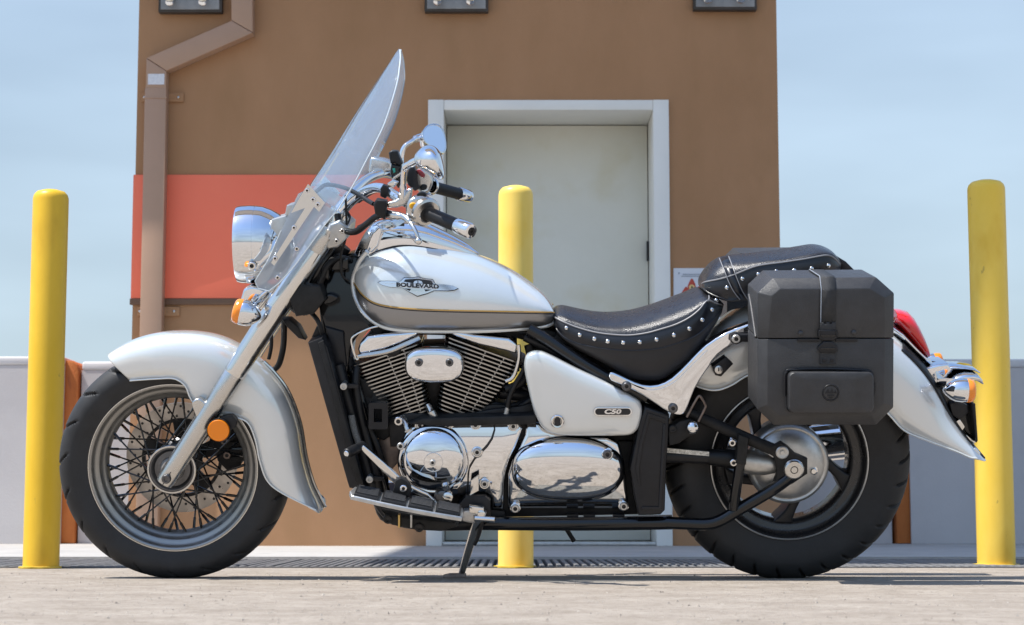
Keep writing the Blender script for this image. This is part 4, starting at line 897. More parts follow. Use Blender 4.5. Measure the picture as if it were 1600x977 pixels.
for (px, py) in ((1136, 451), (1160, 437), (1185, 430), (1213, 425.5), (1241, 424), (1268, 421), (1294, 416.5)): share(STUD, 'stud', ps, snap(px, py, ps_bvh, .0005, -.12))
ba = [snap(px, py, ps_bvh, .0022, -.12) for px, py in ((1124.5, 405.6), (1127, 412), (1132, 424), (1138, 440), (1146, 456), (1156, 469))]; bb = [snap(px, py, ps_bvh, .0022, -.12) for px, py in ((1138.5, 403), (1141, 409), (1147, 424), (1153, 440), (1160, 456), (1168, 468))]
bm = bmesh.new(); add_grid(bm, [ba, bb]); o = finish('seat_strap', bm, band_leather, ps); so = o.modifiers.new('thickness', 'SOLIDIFY'); so.thickness = .002; so.offset = 0
tube('strap_stitch', [p + Vector((0, -.001, 0)) for p in ba], .0013, thread, o, 6, 4); tube('strap_stitch', [p + Vector((0, -.001, 0)) for p in bb], .0013, thread, o, 6, 4)
prism('seat_bracket', [(1303, 398), (1312, 404), (1322, 410), (1336, 424), (1300, 432), (1300, 410)], -.05, .05, satin_black, bike, .004)

# ---- frame tubes
for pts, r_, m in (([(826, 516, -.125), (850, 530, -.13), (900, 563, -.135), (960, 598, -.14), (1010, 624, -.14)], .0165, gloss_black), ([(820, 528, -.10), (860, 548, -.11), (905, 575, -.12)], .011, satin_black), ([(812, 520, -.08), (830, 522, -.09), (866, 536, -.1), (900, 548, -.1)], .006, rubber_soft),
                   ([(747, 819, -.13), (800, 819.5, -.135), (900, 820, -.14), (1000, 819, -.14), (1050, 818, -.145)], .0175, gloss_black), ([(528, 572, -.10), (548, 640, -.11), (574, 730, -.115), (590, 780, -.12), (620, 812, -.125), (680, 820, -.13), (750, 819, -.13)], .017, satin_black),
                   ([(552, 580, -.09), (568, 640, -.10), (585, 700, -.10), (602, 770, -.10)], .013, gloss_black), ([(545, 560, -.06), (556, 610, -.07), (566, 660, -.08), (578, 740, -.085)], .012, dusty_black)):
    tube('frame_tube', [Q(*p) for p in pts], r_, m, bike, 14, 6)
tube('frame_tube', [Q(560, 640, .10), Q(590, 780, .12), Q(640, 815, .13), Q(900, 818, .14), Q(1050, 815, .14)], .017, satin_black, bike, 12, 6)
# tank tunnel and rear sub-frame stuff seen under the tank
prism('under_tank_tray', [(575, 508), (620, 517), (760, 519), (850, 514), (880, 524), (905, 545), (870, 548), (830, 536), (800, 528), (640, 524), (580, 520)], -.07, .07, dusty_black, bike, .004)
prism('seat_pan', [(872, 520), (900, 548), (960, 586), (1010, 600), (1040, 597), (1080, 566), (1104, 540), (1110, 580), (1070, 630), (1030, 640), (980, 616), (900, 575), (850, 548)], -.09, .09, dusty_black, bike, .004)
prism('battery_tray', [(830, 540), (900, 566), (970, 600), (1010, 640), (1000, 700), (990, 735), (930, 690), (850, 672), (835, 600)], -.09, .09, dusty_black, bike, .006)
# ---- radiator, hoses, rectifier
rad = prism('radiator', [(481, 537), (503, 529), (512, 545), (571, 768), (546, 764), (543, 755)], -.165, .165, satin_black, bike, .004)
prism('radiator_side', [(497, 537), (505, 533), (566, 752), (556, 756)], -.172, -.164, dusty_black, rad, .002)
prism('radiator_cap', [(487, 528), (494, 512), (502, 508), (508, 528), (498, 534)], -.06, .0, satin_black, rad, .004)
for pts, r_ in (([(558, 575, -.11), (556, 600, -.125), (562, 640, -.13), (574, 690, -.13), (586, 735, -.13), (594, 775, -.12)], .010), ([(512, 600, -.12), (530, 660, -.14), (545, 720, -.14), (560, 770, -.13)], .009), ([(572, 660, -.12), (590, 700, -.12), (600, 740, -.10), (604, 780, -.1)], .009)):
    tube('hose', [Q(*p) for p in pts], r_, rubber_soft, bike, 10, 6)
tube('braided_hose', [Q(549, 650, -.145), Q(553, 672, -.148), Q(562, 700, -.148)], .0085, mat('braid_grey', (.20, .20, .19), .3, .6, bump=1.0, bscale=500, vary=.5, vscale=400), bike, 12, 5)
for (px, py) in ((537.5, 604), (578, 749)):
    lathe('pipe_clamp', [(.05, .006), (.0, .0085), (-.010, .0095), (-.013, .0085), (-.0135, .005), (-.010, .0045), (-.010, 0)], Q(px, py, -.16), (0, 1, 0), alloy_dull, bike, 16)
    prism('clamp_strap', [(px + 4, py - 3.5), (px + 22, py - 2), (px + 22, py + 4), (px + 4, py + 4)], -.15, -.14, satin_black, bike, .001)
bm = bmesh.new(); o_ = [Q(p[0], p[1], -.16) for p in rrect(576, 631, 606, 672, 3, 2)]; i_ = [Q(p[0], p[1], -.16) for p in rrect(584, 640, 597, 661, 1, 2)]
ofs = Vector((0, .035, 0)); add_grid(bm, [i_, o_, [p + ofs for p in o_], [p + ofs for p in i_]], close_u=True, close_v=True); finish('rectifier_frame', bm, satin_black, bike)
prism('rectifier_body', [(566, 618), (584, 606), (600, 612), (616, 650), (620, 676), (600, 690), (582, 684), (570, 650)], -.10, -.02, dusty_black, bike, .006)
prism('front_engine_mount', [(590, 690), (612, 668), (634, 690), (626, 720), (606, 742), (592, 730)], -.09, .05, rust_and_shade, bike, .005)
prism('coil_block', [(560, 590), (578, 598), (590, 612), (582, 628), (566, 622)], -.1, -.02, dusty_black, bike, .005)

# ---- V-twin: two barrels of stacked fins
def barrel(base, top, tilt, n, wl0, wl1, wr0, wr1, hw, name):
    """fin centre line runs base->top (pixels); each fin reaches wl/wr pixels left/right of it along the tilted line"""
    b0, b1 = Q(base[0], base[1], -.0), Q(top[0], top[1], -.0); c, s = math.cos(R(tilt)), math.sin(R(tilt))
    ax = (b1 - b0); L = ax.length
    core = bmesh.new(); d = Vector((c, 0, s))
    pts = []
    add_prism(core, [b0 + d * x * PX + Vector((0, y, 0)) for x, y in ((-wl0 * .74, -hw * .7), (wr0 * .74, -hw * .7), (wr0 * .74, hw * .7), (-wl0 * .74, hw * .7))], [b1 + d * x * PX + Vector((0, y, 0)) for x, y in ((-wl1 * .74, -hw * .7), (wr1 * .74, -hw * .7), (wr1 * .74, hw * .7), (-wl1 * .74, hw * .7))])
    o = finish(name, core, dark_metal, bike)
    nrm = Vector((-s, 0, c))
    for i in range(n):
        t = i / (n - 1); p = b0 + ax * t; l_ = (wl0 + (wl1 - wl0) * t) * PX; r_ = (wr0 + (wr1 - wr0) * t) * PX; rad_ = .022
        l_ += random.uniform(-.0012, .0012); r_ += random.uniform(-.0012, .0012)
        out = []
        for cx, cy, a0 in ((r_ - rad_, -hw + rad_, -90), (r_ - rad_, hw - rad_, 0), (-l_ + rad_, hw - rad_, 90), (-l_ + rad_, -hw + rad_, 180)):
            for k in range(4): a = R(a0 + 30 * k); out.append((cx + rad_ * math.cos(a), cy + rad_ * math.sin(a)))
        th = .0017; bm = bmesh.new()
        A = [bm.verts.new(d * x + Vector((0, y, 0)) + nrm * th) for x, y in out]; B = [bm.verts.new(d * x + Vector((0, y, 0)) - nrm * th) for x, y in out]
        A2 = [bm.verts.new((d * x + Vector((0, y, 0))) * .93 + nrm * th * 1.5) for x, y in out]; B2 = [bm.verts.new((d * x + Vector((0, y, 0))) * .93 - nrm * th * 1.5) for x, y in out]
        bm.faces.new(A2).material_index = 1; bm.faces.new(B2[::-1]).material_index = 1; K = len(out)
        for k in range(K):
            k2 = (k + 1) % K; bm.faces.new((A[k], A[k2], B[k2], B[k])); bm.faces.new((A[k], A2[k], A2[k2], A[k2])).material_index = 1; bm.faces.new((B[k], B[k2], B2[k2], B2[k])).material_index = 1
        finish('fin', bm, [fin_edge, dark_metal], o, 30, p)
        # little casting ribs between fins
        if i < n - 1:
            q = p + ax / (n - 1) * .5
            for fx in (.05, .52):
                bm = bmesh.new(); w = fx * (r_ + l_) / 2
                cc = q + d * w + Vector((0, -hw + .012, 0)); m_ = Matrix.Translation(cc) @ Matrix.Rotation(-R(tilt), 4, 'Y'); bmesh.ops.create_cube(bm, size=1, matrix=m_ @ Matrix.Diagonal((.0028, .006, L / (n - 1) * .5, 1)))
                finish('fin_rib', bm, alloy_dull, o)
    return o
fin_edge = mat('fin_edge_metal', (.42, .41, .39), 1, .30, rvary=.1, vscale=60)
random.seed(5)
# centre lines of the stacks and their half lengths in photo pixels
f_b = barrel((645, 640), (606, 548), 19, 18, 32, 55, 29, 56, .105, 'front_cylinder')
r_b = barrel((716, 638), (757, 540), -20, 18, 32, 62, 34, 66, .105, 'rear_cylinder')
prism('barrel_valley', [(640, 540), (712, 538), (690, 600), (684, 650), (672, 650), (664, 600)], -.05, .05, dark_metal, bike, .004)
# head covers
prism('head_cover', [(559, 547), (562, 538), (574, 526), (600, 523), (646, 519), (655, 520), (650, 528), (628, 538), (602, 548), (562, 557)], -.132, .10, chrome, bike, .016, 4)
prism('head_cover', [(698, 520), (716, 519), (740, 524), (795, 530), (808, 539), (806, 554), (792, 550), (748, 540), (712, 528)], -.132, .10, chrome, bike, .016, 4)
tube('head_trim', [Q(p[0], p[1], -.138) for p in ((558, 556), (560, 561), (556, 561), (549, 536), (553, 526), (575, 515), (590, 511))], .0026, chrome_worn, bike, 8, 3)
tube('head_trim', [Q(p[0], p[1], -.14) for p in ((560, 558), (604, 551), (632, 540), (656, 529))], .006, alloy, bike, 8, 4)
tube('breather_pipe', [Q(p[0], p[1], -.13) for p in ((810, 540), (811, 560), (806, 580), (800, 592), (790, 597))], .0055, chrome_worn, bike, 10, 5)
prism('spark_plug_hole', superellipse(614, 552, 11, 7, 2, -.2, 20), -.136, -.10, black_print, bike, .001)
prism('spark_cap', [(606, 547), (622, 545), (626, 552), (618, 557), (608, 556)], -.142, -.11, rubber_soft, bike, .004, 3, 2)
# oval air cleaner cover
ac = dome('air_cleaner_cover', superellipse(679.5, 568.5, 46, 27.5, 2.7, R(.5), 64), -.135, [(.94, 0), (.97, .012), (1.0, .020), (1.0, .030), (.985, .037), (.955, .042), (.90, .0455), (.8, .048), (.62, .0500), (.4, .0512), (.2, .0516)], chrome, bike, 0, 50)
for px in (654.5, 702.5): bolt(px, 567.5, -.190, .0095, ac, alloy_dark)
# fitting, pipes, plug leads near the crank
tube('coolant_stub', [Q(669, 634, -.12), Q(674, 645, -.13), Q(679, 656, -.13)], [.008] * 6 + [.011] * 7, alloy, bike, 12, 6)
tube('coolant_stub', [Q(628, 654, -.12), Q(634, 664, -.14), Q(638, 674, -.15)], .010, alloy, bike, 12, 5); bolt(622.5, 659, -.15, .011, bike, chrome_worn)
tube('clutch_cable', [Q(p[0], p[1], -.13) for p in ((822, 560), (818, 580), (806, 600), (796, 622), (793, 640))], .0065, rubber_soft, bike, 10, 6)
tube('cable_ferrule', [Q(793, 638, -.13), Q(790, 655, -.13)], [.0065, .0085], alloy_dull, bike, 12, 0)
tube('hose', [Q(p[0], p[1], -.10) for p in ((826, 540), (829, 560), (822, 590), (806, 604), (790, 610))], .012, rubber_soft, bike, 12, 6)
for pts, r_ in (([(762, 613, -.06), (800, 617, -.06), (836, 621, -.05)], .016), ([(768, 632, -.08), (800, 636, -.08), (832, 622, -.06)], .009), ([(808, 640, -.09), (826, 628, -.09), (838, 618, -.09)], .009), ([(806, 596, -.05), (826, 612, -.05), (838, 620, -.05)], .010)):
    tube('hose', [Q(*p) for p in pts], r_, satin_black, bike, 10, 4)
prism('crankcase_top', [(606, 654), (640, 646), (716, 650), (770, 640), (812, 636), (838, 628), (850, 660), (846, 690), (700, 700), (610, 700)], -.11, .13, dark_metal, bike, .006)
prism('crankcase_roof', [(638, 664), (660, 655), (720, 653), (770, 652), (838, 650), (838, 664), (700, 668)], -.165, -.06, dusty_black, bike, .004)
prism('starter_body', superellipse(776, 644, 24, 11, 2.4, 0, 24), -.10, .0, dusty_black, bike, .006)

# ---- crankcase covers
case_m = chrome
cc = prism('crankcase_cover', [(634, 676), (642, 667), (660, 662.5), (816, 662.5), (816.5, 675), (806, 702), (796, 722), (790, 742), (787.5, 760), (787, 807), (768, 806), (766, 785), (760, 778), (734, 777), (726, 782), (700, 786), (664, 786), (640, 770), (626, 748), (621, 720), (625, 696)], -.172, .0, case_m, bike, .010, 4, 0, 45)
zt_, zb_ = Q(700, 662, -.17).z, Q(700, 806, -.17).z
def crown(x, z):
    u = min(1.0, max(0, (z - zb_) / (zt_ - zb_))); return .034 * u ** 3 + .060 * (1 - u) ** 2
def cv(px, py, v): return v + crown(0, Q(px, py, v).z)
bulge(cc, crown)
# stepped plate behind the dark joint line
prism('cover_joint', [(770.4, 664), (773, 664), (774, 676), (770, 690), (762, 702), (742, 722), (734, 736), (732.5, 750), (731.5, 776), (729, 776), (730, 745), (733, 731), (741, 718), (760, 698), (767, 688), (771.4, 675)], -.1738, -.170, black_print, cc, 0); bulge(bpy.data.objects['cover_joint'], crown, 3, 14, 9)
dome('clutch_bezel', superellipse(676.5, 722, 56, 57.5, 2.0, 0, 64), -.165, [(1, -.05), (1, .010), (.985, .017), (.95, .021), (.90, .021), (.87, .018)], chrome, cc, 0, 50)
cl = dome('clutch_cover', superellipse(677.5, 721.5, 48, 48.5, 2.0, 0, 64), -.185, [(1.0, -.02), (1, .010), (.985, .016), (.95, .020), (.88, .0235), (.75, .0275), (.55, .0315), (.32, .0335), (.30, .0320), (.285, .0338), (.15, .0342), (.06, .0344)], chrome, cc, 0, 50)
bulge(bpy.data.objects['clutch_bezel'], crown, 1, 1, 9); bulge(cl, crown, 1, 1, 9); bolt(676, 724, cv(676, 724, -.2215), .0072, cl, alloy_dull)
for (px, py) in ((656, 665), (700, 665), (743, 665), (802, 667), (745.5, 707.5), (757, 757)):
    lathe('bolt_boss', [(.01, .0155), (-.004, .0145), (-.006, .012), (-.006, 0)], Q(px, py, cv(px, py, -.172)), (0, 1, 0), chrome_worn, cc, 20); bolt(px, py, cv(px, py, -.179), .0095, cc, alloy_dull)
for (px, py) in ((626, 698), (634, 770)): bolt(px, py, -.175, .009, cc, alloy_dull)
prism('cover_rib', [(708, 760), (718, 754), (723, 757), (714, 766), (708, 765)], -.182, -.168, chrome_worn, cc, .003)
prism('cover_fin_plate', [(736, 752), (748, 744), (748, 768), (734, 776)], -.178, -.168, chrome_worn, cc, .002)
prism('stand_recess', [(728, 777), (758, 777), (766, 784), (767, 808), (722, 808), (716, 790)], -.168, -.05, satin_black, bike, .003)
lathe('oil_filter_plug', [(.0, .022), (-.012, .022), (-.016, .017), (-.026, .017), (-.028, .013), (-.028, 0)], Q(692, 775, -.15), (0, 1, 0), alloy_dark, bike, 24)
lathe('oil_fitting', [(.0, .013), (-.025, .013), (-.028, .009), (-.028, 0)], Q(700, 775, -.168), (0, 1, 0), chrome_worn, bike, 16)
ss = prism('final_cover', [(822, 663), (846, 663), (866, 676), (900, 684), (950, 686), (968, 696), (976, 726), (981, 770), (986, 806), (793, 806), (793, 745), (800, 722), (812, 702), (820, 684)], -.168, .0, case_m, bike, .010, 4, 0, 45)
bulge(ss, crown)
oc = dome('oval_cover', superellipse(887.5, 736.5, 86.5, 52, 2.35, R(1), 72), -.155, [(1.02, -.05), (1.02, .018), (1.0, .026), (.975, .033), (.93, .039), (.86, .0445), (.76, .0495), (.62, .054), (.45, .0572), (.25, .059), (.08, .0596)], chrome, ss, 0, 60)
bulge(oc, crown, 1, 1, 9)
lathe('bolt_boss', [(.012, .0150), (-.003, .0150), (-.005, .013), (-.004, 0)], Q(949, 711, cv(949, 711, -.199)), (0, 1, 0), chrome, oc, 24); bolt(949, 711, cv(949, 711, -.205), .0105, oc, alloy_dark)
for (px, py) in ((805, 795.5), (974.5, 792)):
    lathe('bolt_boss', [(.01, .014), (-.003, .0135), (-.004, .012), (-.004, 0)], Q(px, py, cv(px, py, -.168)), (0, 1, 0), chrome, ss, 20); bolt(px, py, cv(px, py, -.173), .0105, ss, alloy_dull)
prism('gearbox_body', [(640, 690), (992, 690), (998, 806), (700, 812), (640, 770)], -.10, .14, dusty_black, bike, .008)
prism('engine_underside', [(586, 786), (640, 780), (790, 800), (790, 812), (730, 826), (640, 826), (604, 818)], -.11, .11, dusty_black, bike, .008)
for (px, py, v) in ((606, 812, -.115), (641, 818, -.115), (662, 822, -.12)): bolt(px, py, v, .010, bike, dusty_black)
tube('drain_stub', [Q(884, 826, -.02), Q(897, 847, -.02)], .006, rubber_soft, bike, 10, 0)
for px in (886, 912, 958): prism('bracket_tab', [(px, 806), (px + 18, 806), (px + 18, 811), (px, 811)], -.13, -.1, satin_black, bike, .001)

# ---- side panel and its badges
sp_out = [(820, 583), (819, 566), (824, 553), (840, 548.5), (858, 554), (900, 575), (951, 598.5), (992, 621), (1001, 630), (1003, 643), (1000, 660), (995, 671), (984, 678.5), (960, 680), (890, 680), (862, 676.5), (850, 670), (842, 660), (833, 640), (826, 612)]
spc = dome('side_panel', sp_out, -.150, [(1.0, 0), (1.0, .012), (.992, .020), (.975, .0255), (.94, .029), (.86, .0325), (.7, .0365), (.5, .039), (.3, .0405), (.1, .041)], pearl, bike, 4, 60)
def pl_at(px, py): return Q(px, py, -.1885)
lathe('lock_ring', [(.012, .017), (-.001, .017), (-.003, .015), (-.002, .0115), (.003, .010), (.003, 0)], Q(871, 660, -.191), (0, 1, 0), chrome_worn, spc, 28)
prism('lock_slot', superellipse(871, 660.5, 5.2, 6.2, 2.2, 0, 20), -.1935, -.178, black_print, spc); prism('lock_slot', [(868.6, 653), (873.4, 653), (873.4, 657), (868.6, 657)], -.1937, -.178, black_print, spc)
cb_ = prism('side_badge', rrect(928, 637.8, 987.5, 651.2, 6.5, 5), -.1965, -.18, chrome, spc, .001); prism('badge_field', rrect(930, 639.6, 985.5, 649.6, 4.9, 5), -.1972, -.186, black_print, cb_)
bx_, bz_ = Q(957.5, 644.7, -.198), 0
lettering('badge_lettering', 'C50', lambda x, y: Vector((bx_.x + x, -.1982, bx_.z + y)), chrome, cb_, .0245, .0158, .25)
# ---- chrome strut cover below the seat
strut = prism('strut_cover', [(952, 586), (958, 583), (980, 593), (1004, 602.5), (1028, 602.5), (1050, 592), (1076, 567), (1102, 541), (1136, 520), (1168, 508), (1200, 498), (1200, 516), (1168, 530), (1145, 541), (1122, 557), (1102, 583), (1086, 609), (1075, 637), (1068, 648.5), (1057, 650), (1036, 641), (1004, 619), (978, 606), (955, 596)], -.182, -.135, chrome, bike, .020, 5, 2, 50)
prism('strut_ridge', [(985, 600), (1004, 609), (1028, 609.5), (1054, 598), (1082, 571), (1106, 548), (1094, 566), (1074, 590), (1064, 620), (1050, 628), (1020, 616)], -.188, -.178, chrome, strut, .005, 3, 3)
for (px, py) in ((979, 604.5), (1051.5, 639)): lathe('bolt_boss', [(.006, .013), (-.003, .0125), (-.004, .011), (-.004, 0)], Q(px, py, -.183), (0, 1, 0), alloy_dark, strut, 20); bolt(px, py, -.188, .0098, strut, alloy_dark)
arm = prism('case_arm', [(1142, 524), (1150, 521), (1158, 524), (1180, 524), (1180, 536), (1160, 536), (1151, 540), (1142, 536)], -.215, -.19, satin_black, bike, .004); bolt(1150, 530.5, -.217, .0105, arm, alloy_dull)
lk = prism('helmet_lock', [(1113, 574), (1134, 559), (1146, 570), (1127, 590), (1118, 588)], -.165, -.12, satin_black, bike, .004)
lathe('lock_barrel', [(.004, .0105), (-.006, .0105), (-.007, .009), (-.007, 0)], Q(1123, 578.5, -.166), (0, 1, 0), alloy, lk, 20); prism('key_slot', [(1122.2, 575.5), (1124, 575.5), (1124, 581.5), (1122.2, 581.5)], -.1745, -.170, black_print, lk)
# ---- black pillar cover behind the engine
fc = prism('pillar_cover', [(1008, 637), (1046, 650), (1044, 690), (1041, 730), (1039, 799), (1032, 806), (998, 807), (992, 780), (985, 734), (993, 694), (1000, 660)], -.178, -.10, satin_black, bike, .006, 3)
prism('pillar_ridge', [(1012, 646), (1040, 655), (1038, 662), (1016, 655), (1005, 694), (999, 733), (1001, 760), (997, 758), (993, 733), (999, 694)], -.182, -.174, satin_black, fc, .002); prism('pillar_ridge', [(1036, 664), (1041, 664), (1034, 798), (1002, 798), (1003, 793), (1029, 793)], -.182, -.174, satin_black, fc, .002)
# ---- rear drive, swing arm
prism('peg_bracket', [(1044, 672), (1062, 660), (1078, 656), (1092, 664), (1090, 678), (1076, 684), (1062, 694), (1046, 698)], -.17, -.12, dusty_black, bike, .004); bolt(1051, 671, -.172, .009, bike, dusty_black)
bm = bmesh.new(); bmesh.ops.create_uvsphere(bm, u_segments=24, v_segments=14, radius=.0172, matrix=Matrix.Translation(Q(1082, 669, -.18))); finish('peg_knob', bm, chrome, bike)
tube('wire_loop', [Q(p[0], p[1], -.175) for p in ((1073, 653), (1083, 634), (1091, 621), (1095, 621.5), (1102, 634), (1101, 640), (1091, 660))], .0032, rust_and_shade, bike, 8, 3)
tube('swing_arm', [Q(1060, 636, -.13), Q(1077, 646, -.135), Q(1160, 683, -.145), Q(1205, 703, -.15)], .0148, dusty_black, bike, 16, 4)
tube('swing_arm', [Q(1042, 818, -.15), Q(1075, 819.5, -.152), Q(1105, 820, -.155), Q(1126, 814, -.155), Q(1150, 800, -.155), Q(1206, 767, -.155), Q(1238, 744, -.15)], .0158, gloss_black, bike, 16, 6)
tube('swing_brace', [Q(1163, 684, -.165), Q(1158, 715, -.166), Q(1151, 760, -.165), Q(1146, 797, -.16)], .0135, gloss_black, bike, 16, 4)
prism('brace_clamp', [(1154, 680), (1170, 686), (1166, 728), (1150, 726)], -.186, -.15, dusty_black, bike, .005)
tube('drive_shaft_cover', [Q(1036, 713, -.11), Q(1075, 714.5, -.11), Q(1110, 716, -.11)], .0175, satin_black, bike, 18, 0)
prism('warning_label', [(1042, 701.5), (1108, 707.5), (1108, 714), (1042, 708.5)], -.1285, -.120, mat('foil_label', (.55, .55, .52), .4, .45, vary=.5, vscale=160), bike, 0)
lathe('shaft_boot', [(0, .0185), (.008, .021), (.03, .0225), (.05, .0250), (.066, .0255), (.075, .022), (.09, .02)], Q(1106, 715, -.11), (Q(1150, 719, -.115) - Q(1106, 715, -.11)), rubber_soft, bike, 28)
lathe('shaft_end', [(0, .030), (.05, .0310), (.075, .029), (.10, .022), (.115, .012), (.12, 0)], Q(1150, 720, -.125), (Q(1215, 729, -.125) - Q(1150, 720, -.125)), alloy_dull, bike, 30)
for (px, py) in ((1144, 693), (1146, 724)): bolt(px, py, -.17, .009, bike, chrome_worn)
HC_ = Q(1231, 725, -.10)
lathe('final_drive', [(.05, .05), (.045, .105), (-.005, .1045), (-.012, .1015), (-.016, .096), (-.014, .091), (-.020, .086), (-.030, .072), (-.036, .055), (-.038, .03), (-.038, 0)], (HC_.x, HC_.y, HC_.z), (0, 1, 0), alloy_dull, bike, 64)
prism('hub_bracket', [(1196, 690), (1212, 697), (1221, 692), (1232, 699), (1243, 710), (1262, 718), (1262, 742), (1240, 757), (1214, 771), (1206, 764), (1214, 742), (1210, 716), (1194, 706)], -.158, -.135, dusty_black, bike, .005, 3)
lathe('axle_nut', [(.01, .026), (-.006, .026), (-.009, .0235), (-.011, .0235), (-.013, .021), (-.013, .010), (-.010, .0095), (-.013, .008), (-.014, .0075), (-.014, 0)], Q(1240, 734, -.158), (0, 1, 0), alloy, bike, 36)
lathe('hub_bolt', [(.01, .0165), (-.004, .0165), (-.006, .014), (-.004, .006), (-.009, .005), (-.009, 0)], Q(1222, 708, -.158), (0, 1, 0), alloy_dull, bike, 24)
lathe('filler_plug', [(.008, .0125), (-.004, .0125), (-.005, .009), (-.014, .008), (-.016, .006), (-.016, 0)], Q(1270, 736, -.128), (0, 1, 0), chrome_worn, bike, 18)
prism('drive_drain_lug', [(1224, 771), (1235, 770), (1236, 780), (1226, 781)], -.118, -.09, alloy_dull, bike, .002)
# mufflers on the far side
for (p0, p1, r_) in (((860, 742, .24), (1332, 688, .24), .052), ((1000, 800, .20), (1330, 770, .22), .046)):
    if r_ > .05:
        a, b = Q(*p0), Q(*p1); L = (b - a).length; lathe('muffler', [(0, .022), (.12, .024), (.22, .046), (L - .03, r_), (L - .004, r_), (L, r_ - .004), (L - .01, r_ - .012), (L - .05, r_ - .013), (L - .05, 0)], a, b - a, chrome, bike, 40)
tube('exhaust_header', [Q(590, 600, .12), Q(570, 690, .16), Q(600, 760, .18), Q(700, 770, .2), Q(870, 741, .235)], .021, chrome, bike, 16, 6)

# ---- foot board, shift lever, side stand
def board(px0, px1, v0, v1):
    pass
fb0, fb1 = Q(549, 775, -.335), Q(722, 809, -.335); fd_ = (fb1 - fb0); FLn = fd_.length; u_ = fd_.normalized(); n_ = Vector((-u_.z, 0, u_.x))
if n_.z < 0: n_ = -n_
def fpt(s, v, h): return fb0 + u_ * s + Vector((0, v + .335, 0)) + n_ * h
bm = bmesh.new(); out = []
for k in range(41):
    t = k / 40; out.append((FLn * t, -.335 - .012 * math.sin(math.pi * t)))
out = out + [(FLn + .004, -.30), (FLn, -.235), (.0, -.235), (-.008, -.29)]
add_prism(bm, [fpt(s, v, 0) for s, v in out], [fpt(s, v, -.011) for s, v in out], .004, 3)
fbo = finish('footboard', bm, alloy_dull, bike, 50)
for k in range(4):
    a, b = FLn * (.015 + .245 * k) + .002, FLn * (.015 + .245 * (k + 1)) - .004; bm = bmesh.new()
    e0, e1 = -.338 - .012 * math.sin(math.pi * (a / FLn)), -.338 - .012 * math.sin(math.pi * b / FLn)
    add_prism(bm, [fpt(a, e0 + .008, .006), fpt(b, e1 + .008, .006), fpt(b, -.24, .006), fpt(a, -.24, .006)], [fpt(a, e0 + .006, -.001), fpt(b, e1 + .006, -.001), fpt(b, -.238, -.001), fpt(a, -.238, -.001)], .002, 2)
    pad = finish('rubber_pad', bm, rubber_soft, fbo); bm = bmesh.new()
    for j in range(7):
        v = -.325 + j * .0118
        add_prism(bm, [fpt(a + .005, v, .0092), fpt(b - .005, v, .0092), fpt(b - .005, v + .006, .0092), fpt(a + .005, v + .006, .0092)], [fpt(a + .005, v, .005), fpt(b - .005, v, .005), fpt(b - .005, v + .006, .005), fpt(a + .005, v + .006, .005)])
    finish('tread_rib', bm, mat('worn_rubber', (.05, .05, .052), 0, .5) if 'worn_rubber' not in MATS else MATS['worn_rubber'], pad)
prism('board_bracket', [(596, 800), (610, 806), (650, 812), (712, 818), (716, 824), (690, 832), (650, 830), (612, 822), (604, 812)], -.26, -.14, dusty_black, bike, .006)
for px in (622, 641): prism('bracket_rib', [(px, 806), (px + 3, 806), (px + 3, 826), (px, 826)], -.268, -.25, brass if px == 622 else alloy_dull, bike, .0005)
for (px, py) in ((606, 812), (655, 825)): bolt(px, py, -.262, .011, bike, dusty_black)
prism('board_hinge', [(618, 752), (626, 748), (636, 754), (642, 764), (640, 778), (612, 774), (616, 762)], -.262, -.235, dusty_black, bike, .004); bolt(630.5, 764, -.263, .0085, bike, chrome, 'hinge_pin')
sh = prism('shift_lever', [(562, 702), (568, 697), (600, 724), (630, 752), (650, 764), (668, 772), (680, 784), (683, 788), (676, 786), (664, 779), (644, 771), (622, 764), (606, 746)], -.232, -.216, chrome_worn, bike, .004, 3)
lathe('shift_peg', [(-.052, 0), (-.052, .010), (-.049, .0125), (-.016, .013), (.0, .012), (.02, .012), (.02, 0)], Q(560, 701, -.225), Vector((.45, .75, .1)), rubber_soft, sh, 20); lathe('peg_cap', [(-.053, 0), (-.0535, .006), (-.051, .0085), (-.049, .0085)], Q(560, 701, -.225), Vector((.45, .75, .1)), chrome, sh, 18)
prism('stand_pivot', [(724, 800), (750, 796), (760, 804), (758, 816), (740, 820), (722, 816)], -.20, -.14, alloy_dull, bike, .005)
lathe('stand_bolt', [(.02, .010), (-.012, .010), (-.014, .007), (-.014, 0)], Q(752, 803, -.205), (0, 1, 0), chrome_worn, bike, 16)
foot = GND(719, 902.5); fl = loc(foot - Vector(bike.location)); top = Q(748, 808, -.20)
sst = tube('side_stand', [top, top.lerp(fl, .12), top.lerp(fl, .55), fl + Vector((.004, 0, .012))], [.0135, .0125, .0105, .0085], chrome_worn, bike, 14, 0)
g = fl; bm = bmesh.new()
wf = [Vector((-.045, -.012)), Vector((-.03, -.02)), Vector((.012, -.016)), Vector((.016, .012)), Vector((-.03, .016))]
def w2l(p): return loc(Vector(p) - Vector(bike.location))
add_prism(bm, [w2l((foot.x + a, foot.y + b, .012 if a > -.03 else .008)) for a, b in wf], [w2l((foot.x + a, foot.y + b, .0005)) for a, b in wf], .003, 2); finish('stand_foot', bm, rust_and_shade, sst)  # dark steel colour carries the shade on the foot
tube('stand_spring', [Q(756, 806, -.19), Q(752, 822, -.19), Q(746, 842, -.18), Q(741, 852, -.175)], .0055, satin_black, sst, 10, 4)
lathe('stand_tang', [(0, .007), (.05, .0065), (.054, 0)], Q(742, 811, -.215), Vector((1, -.1, -.05)), chrome_worn, sst, 12)
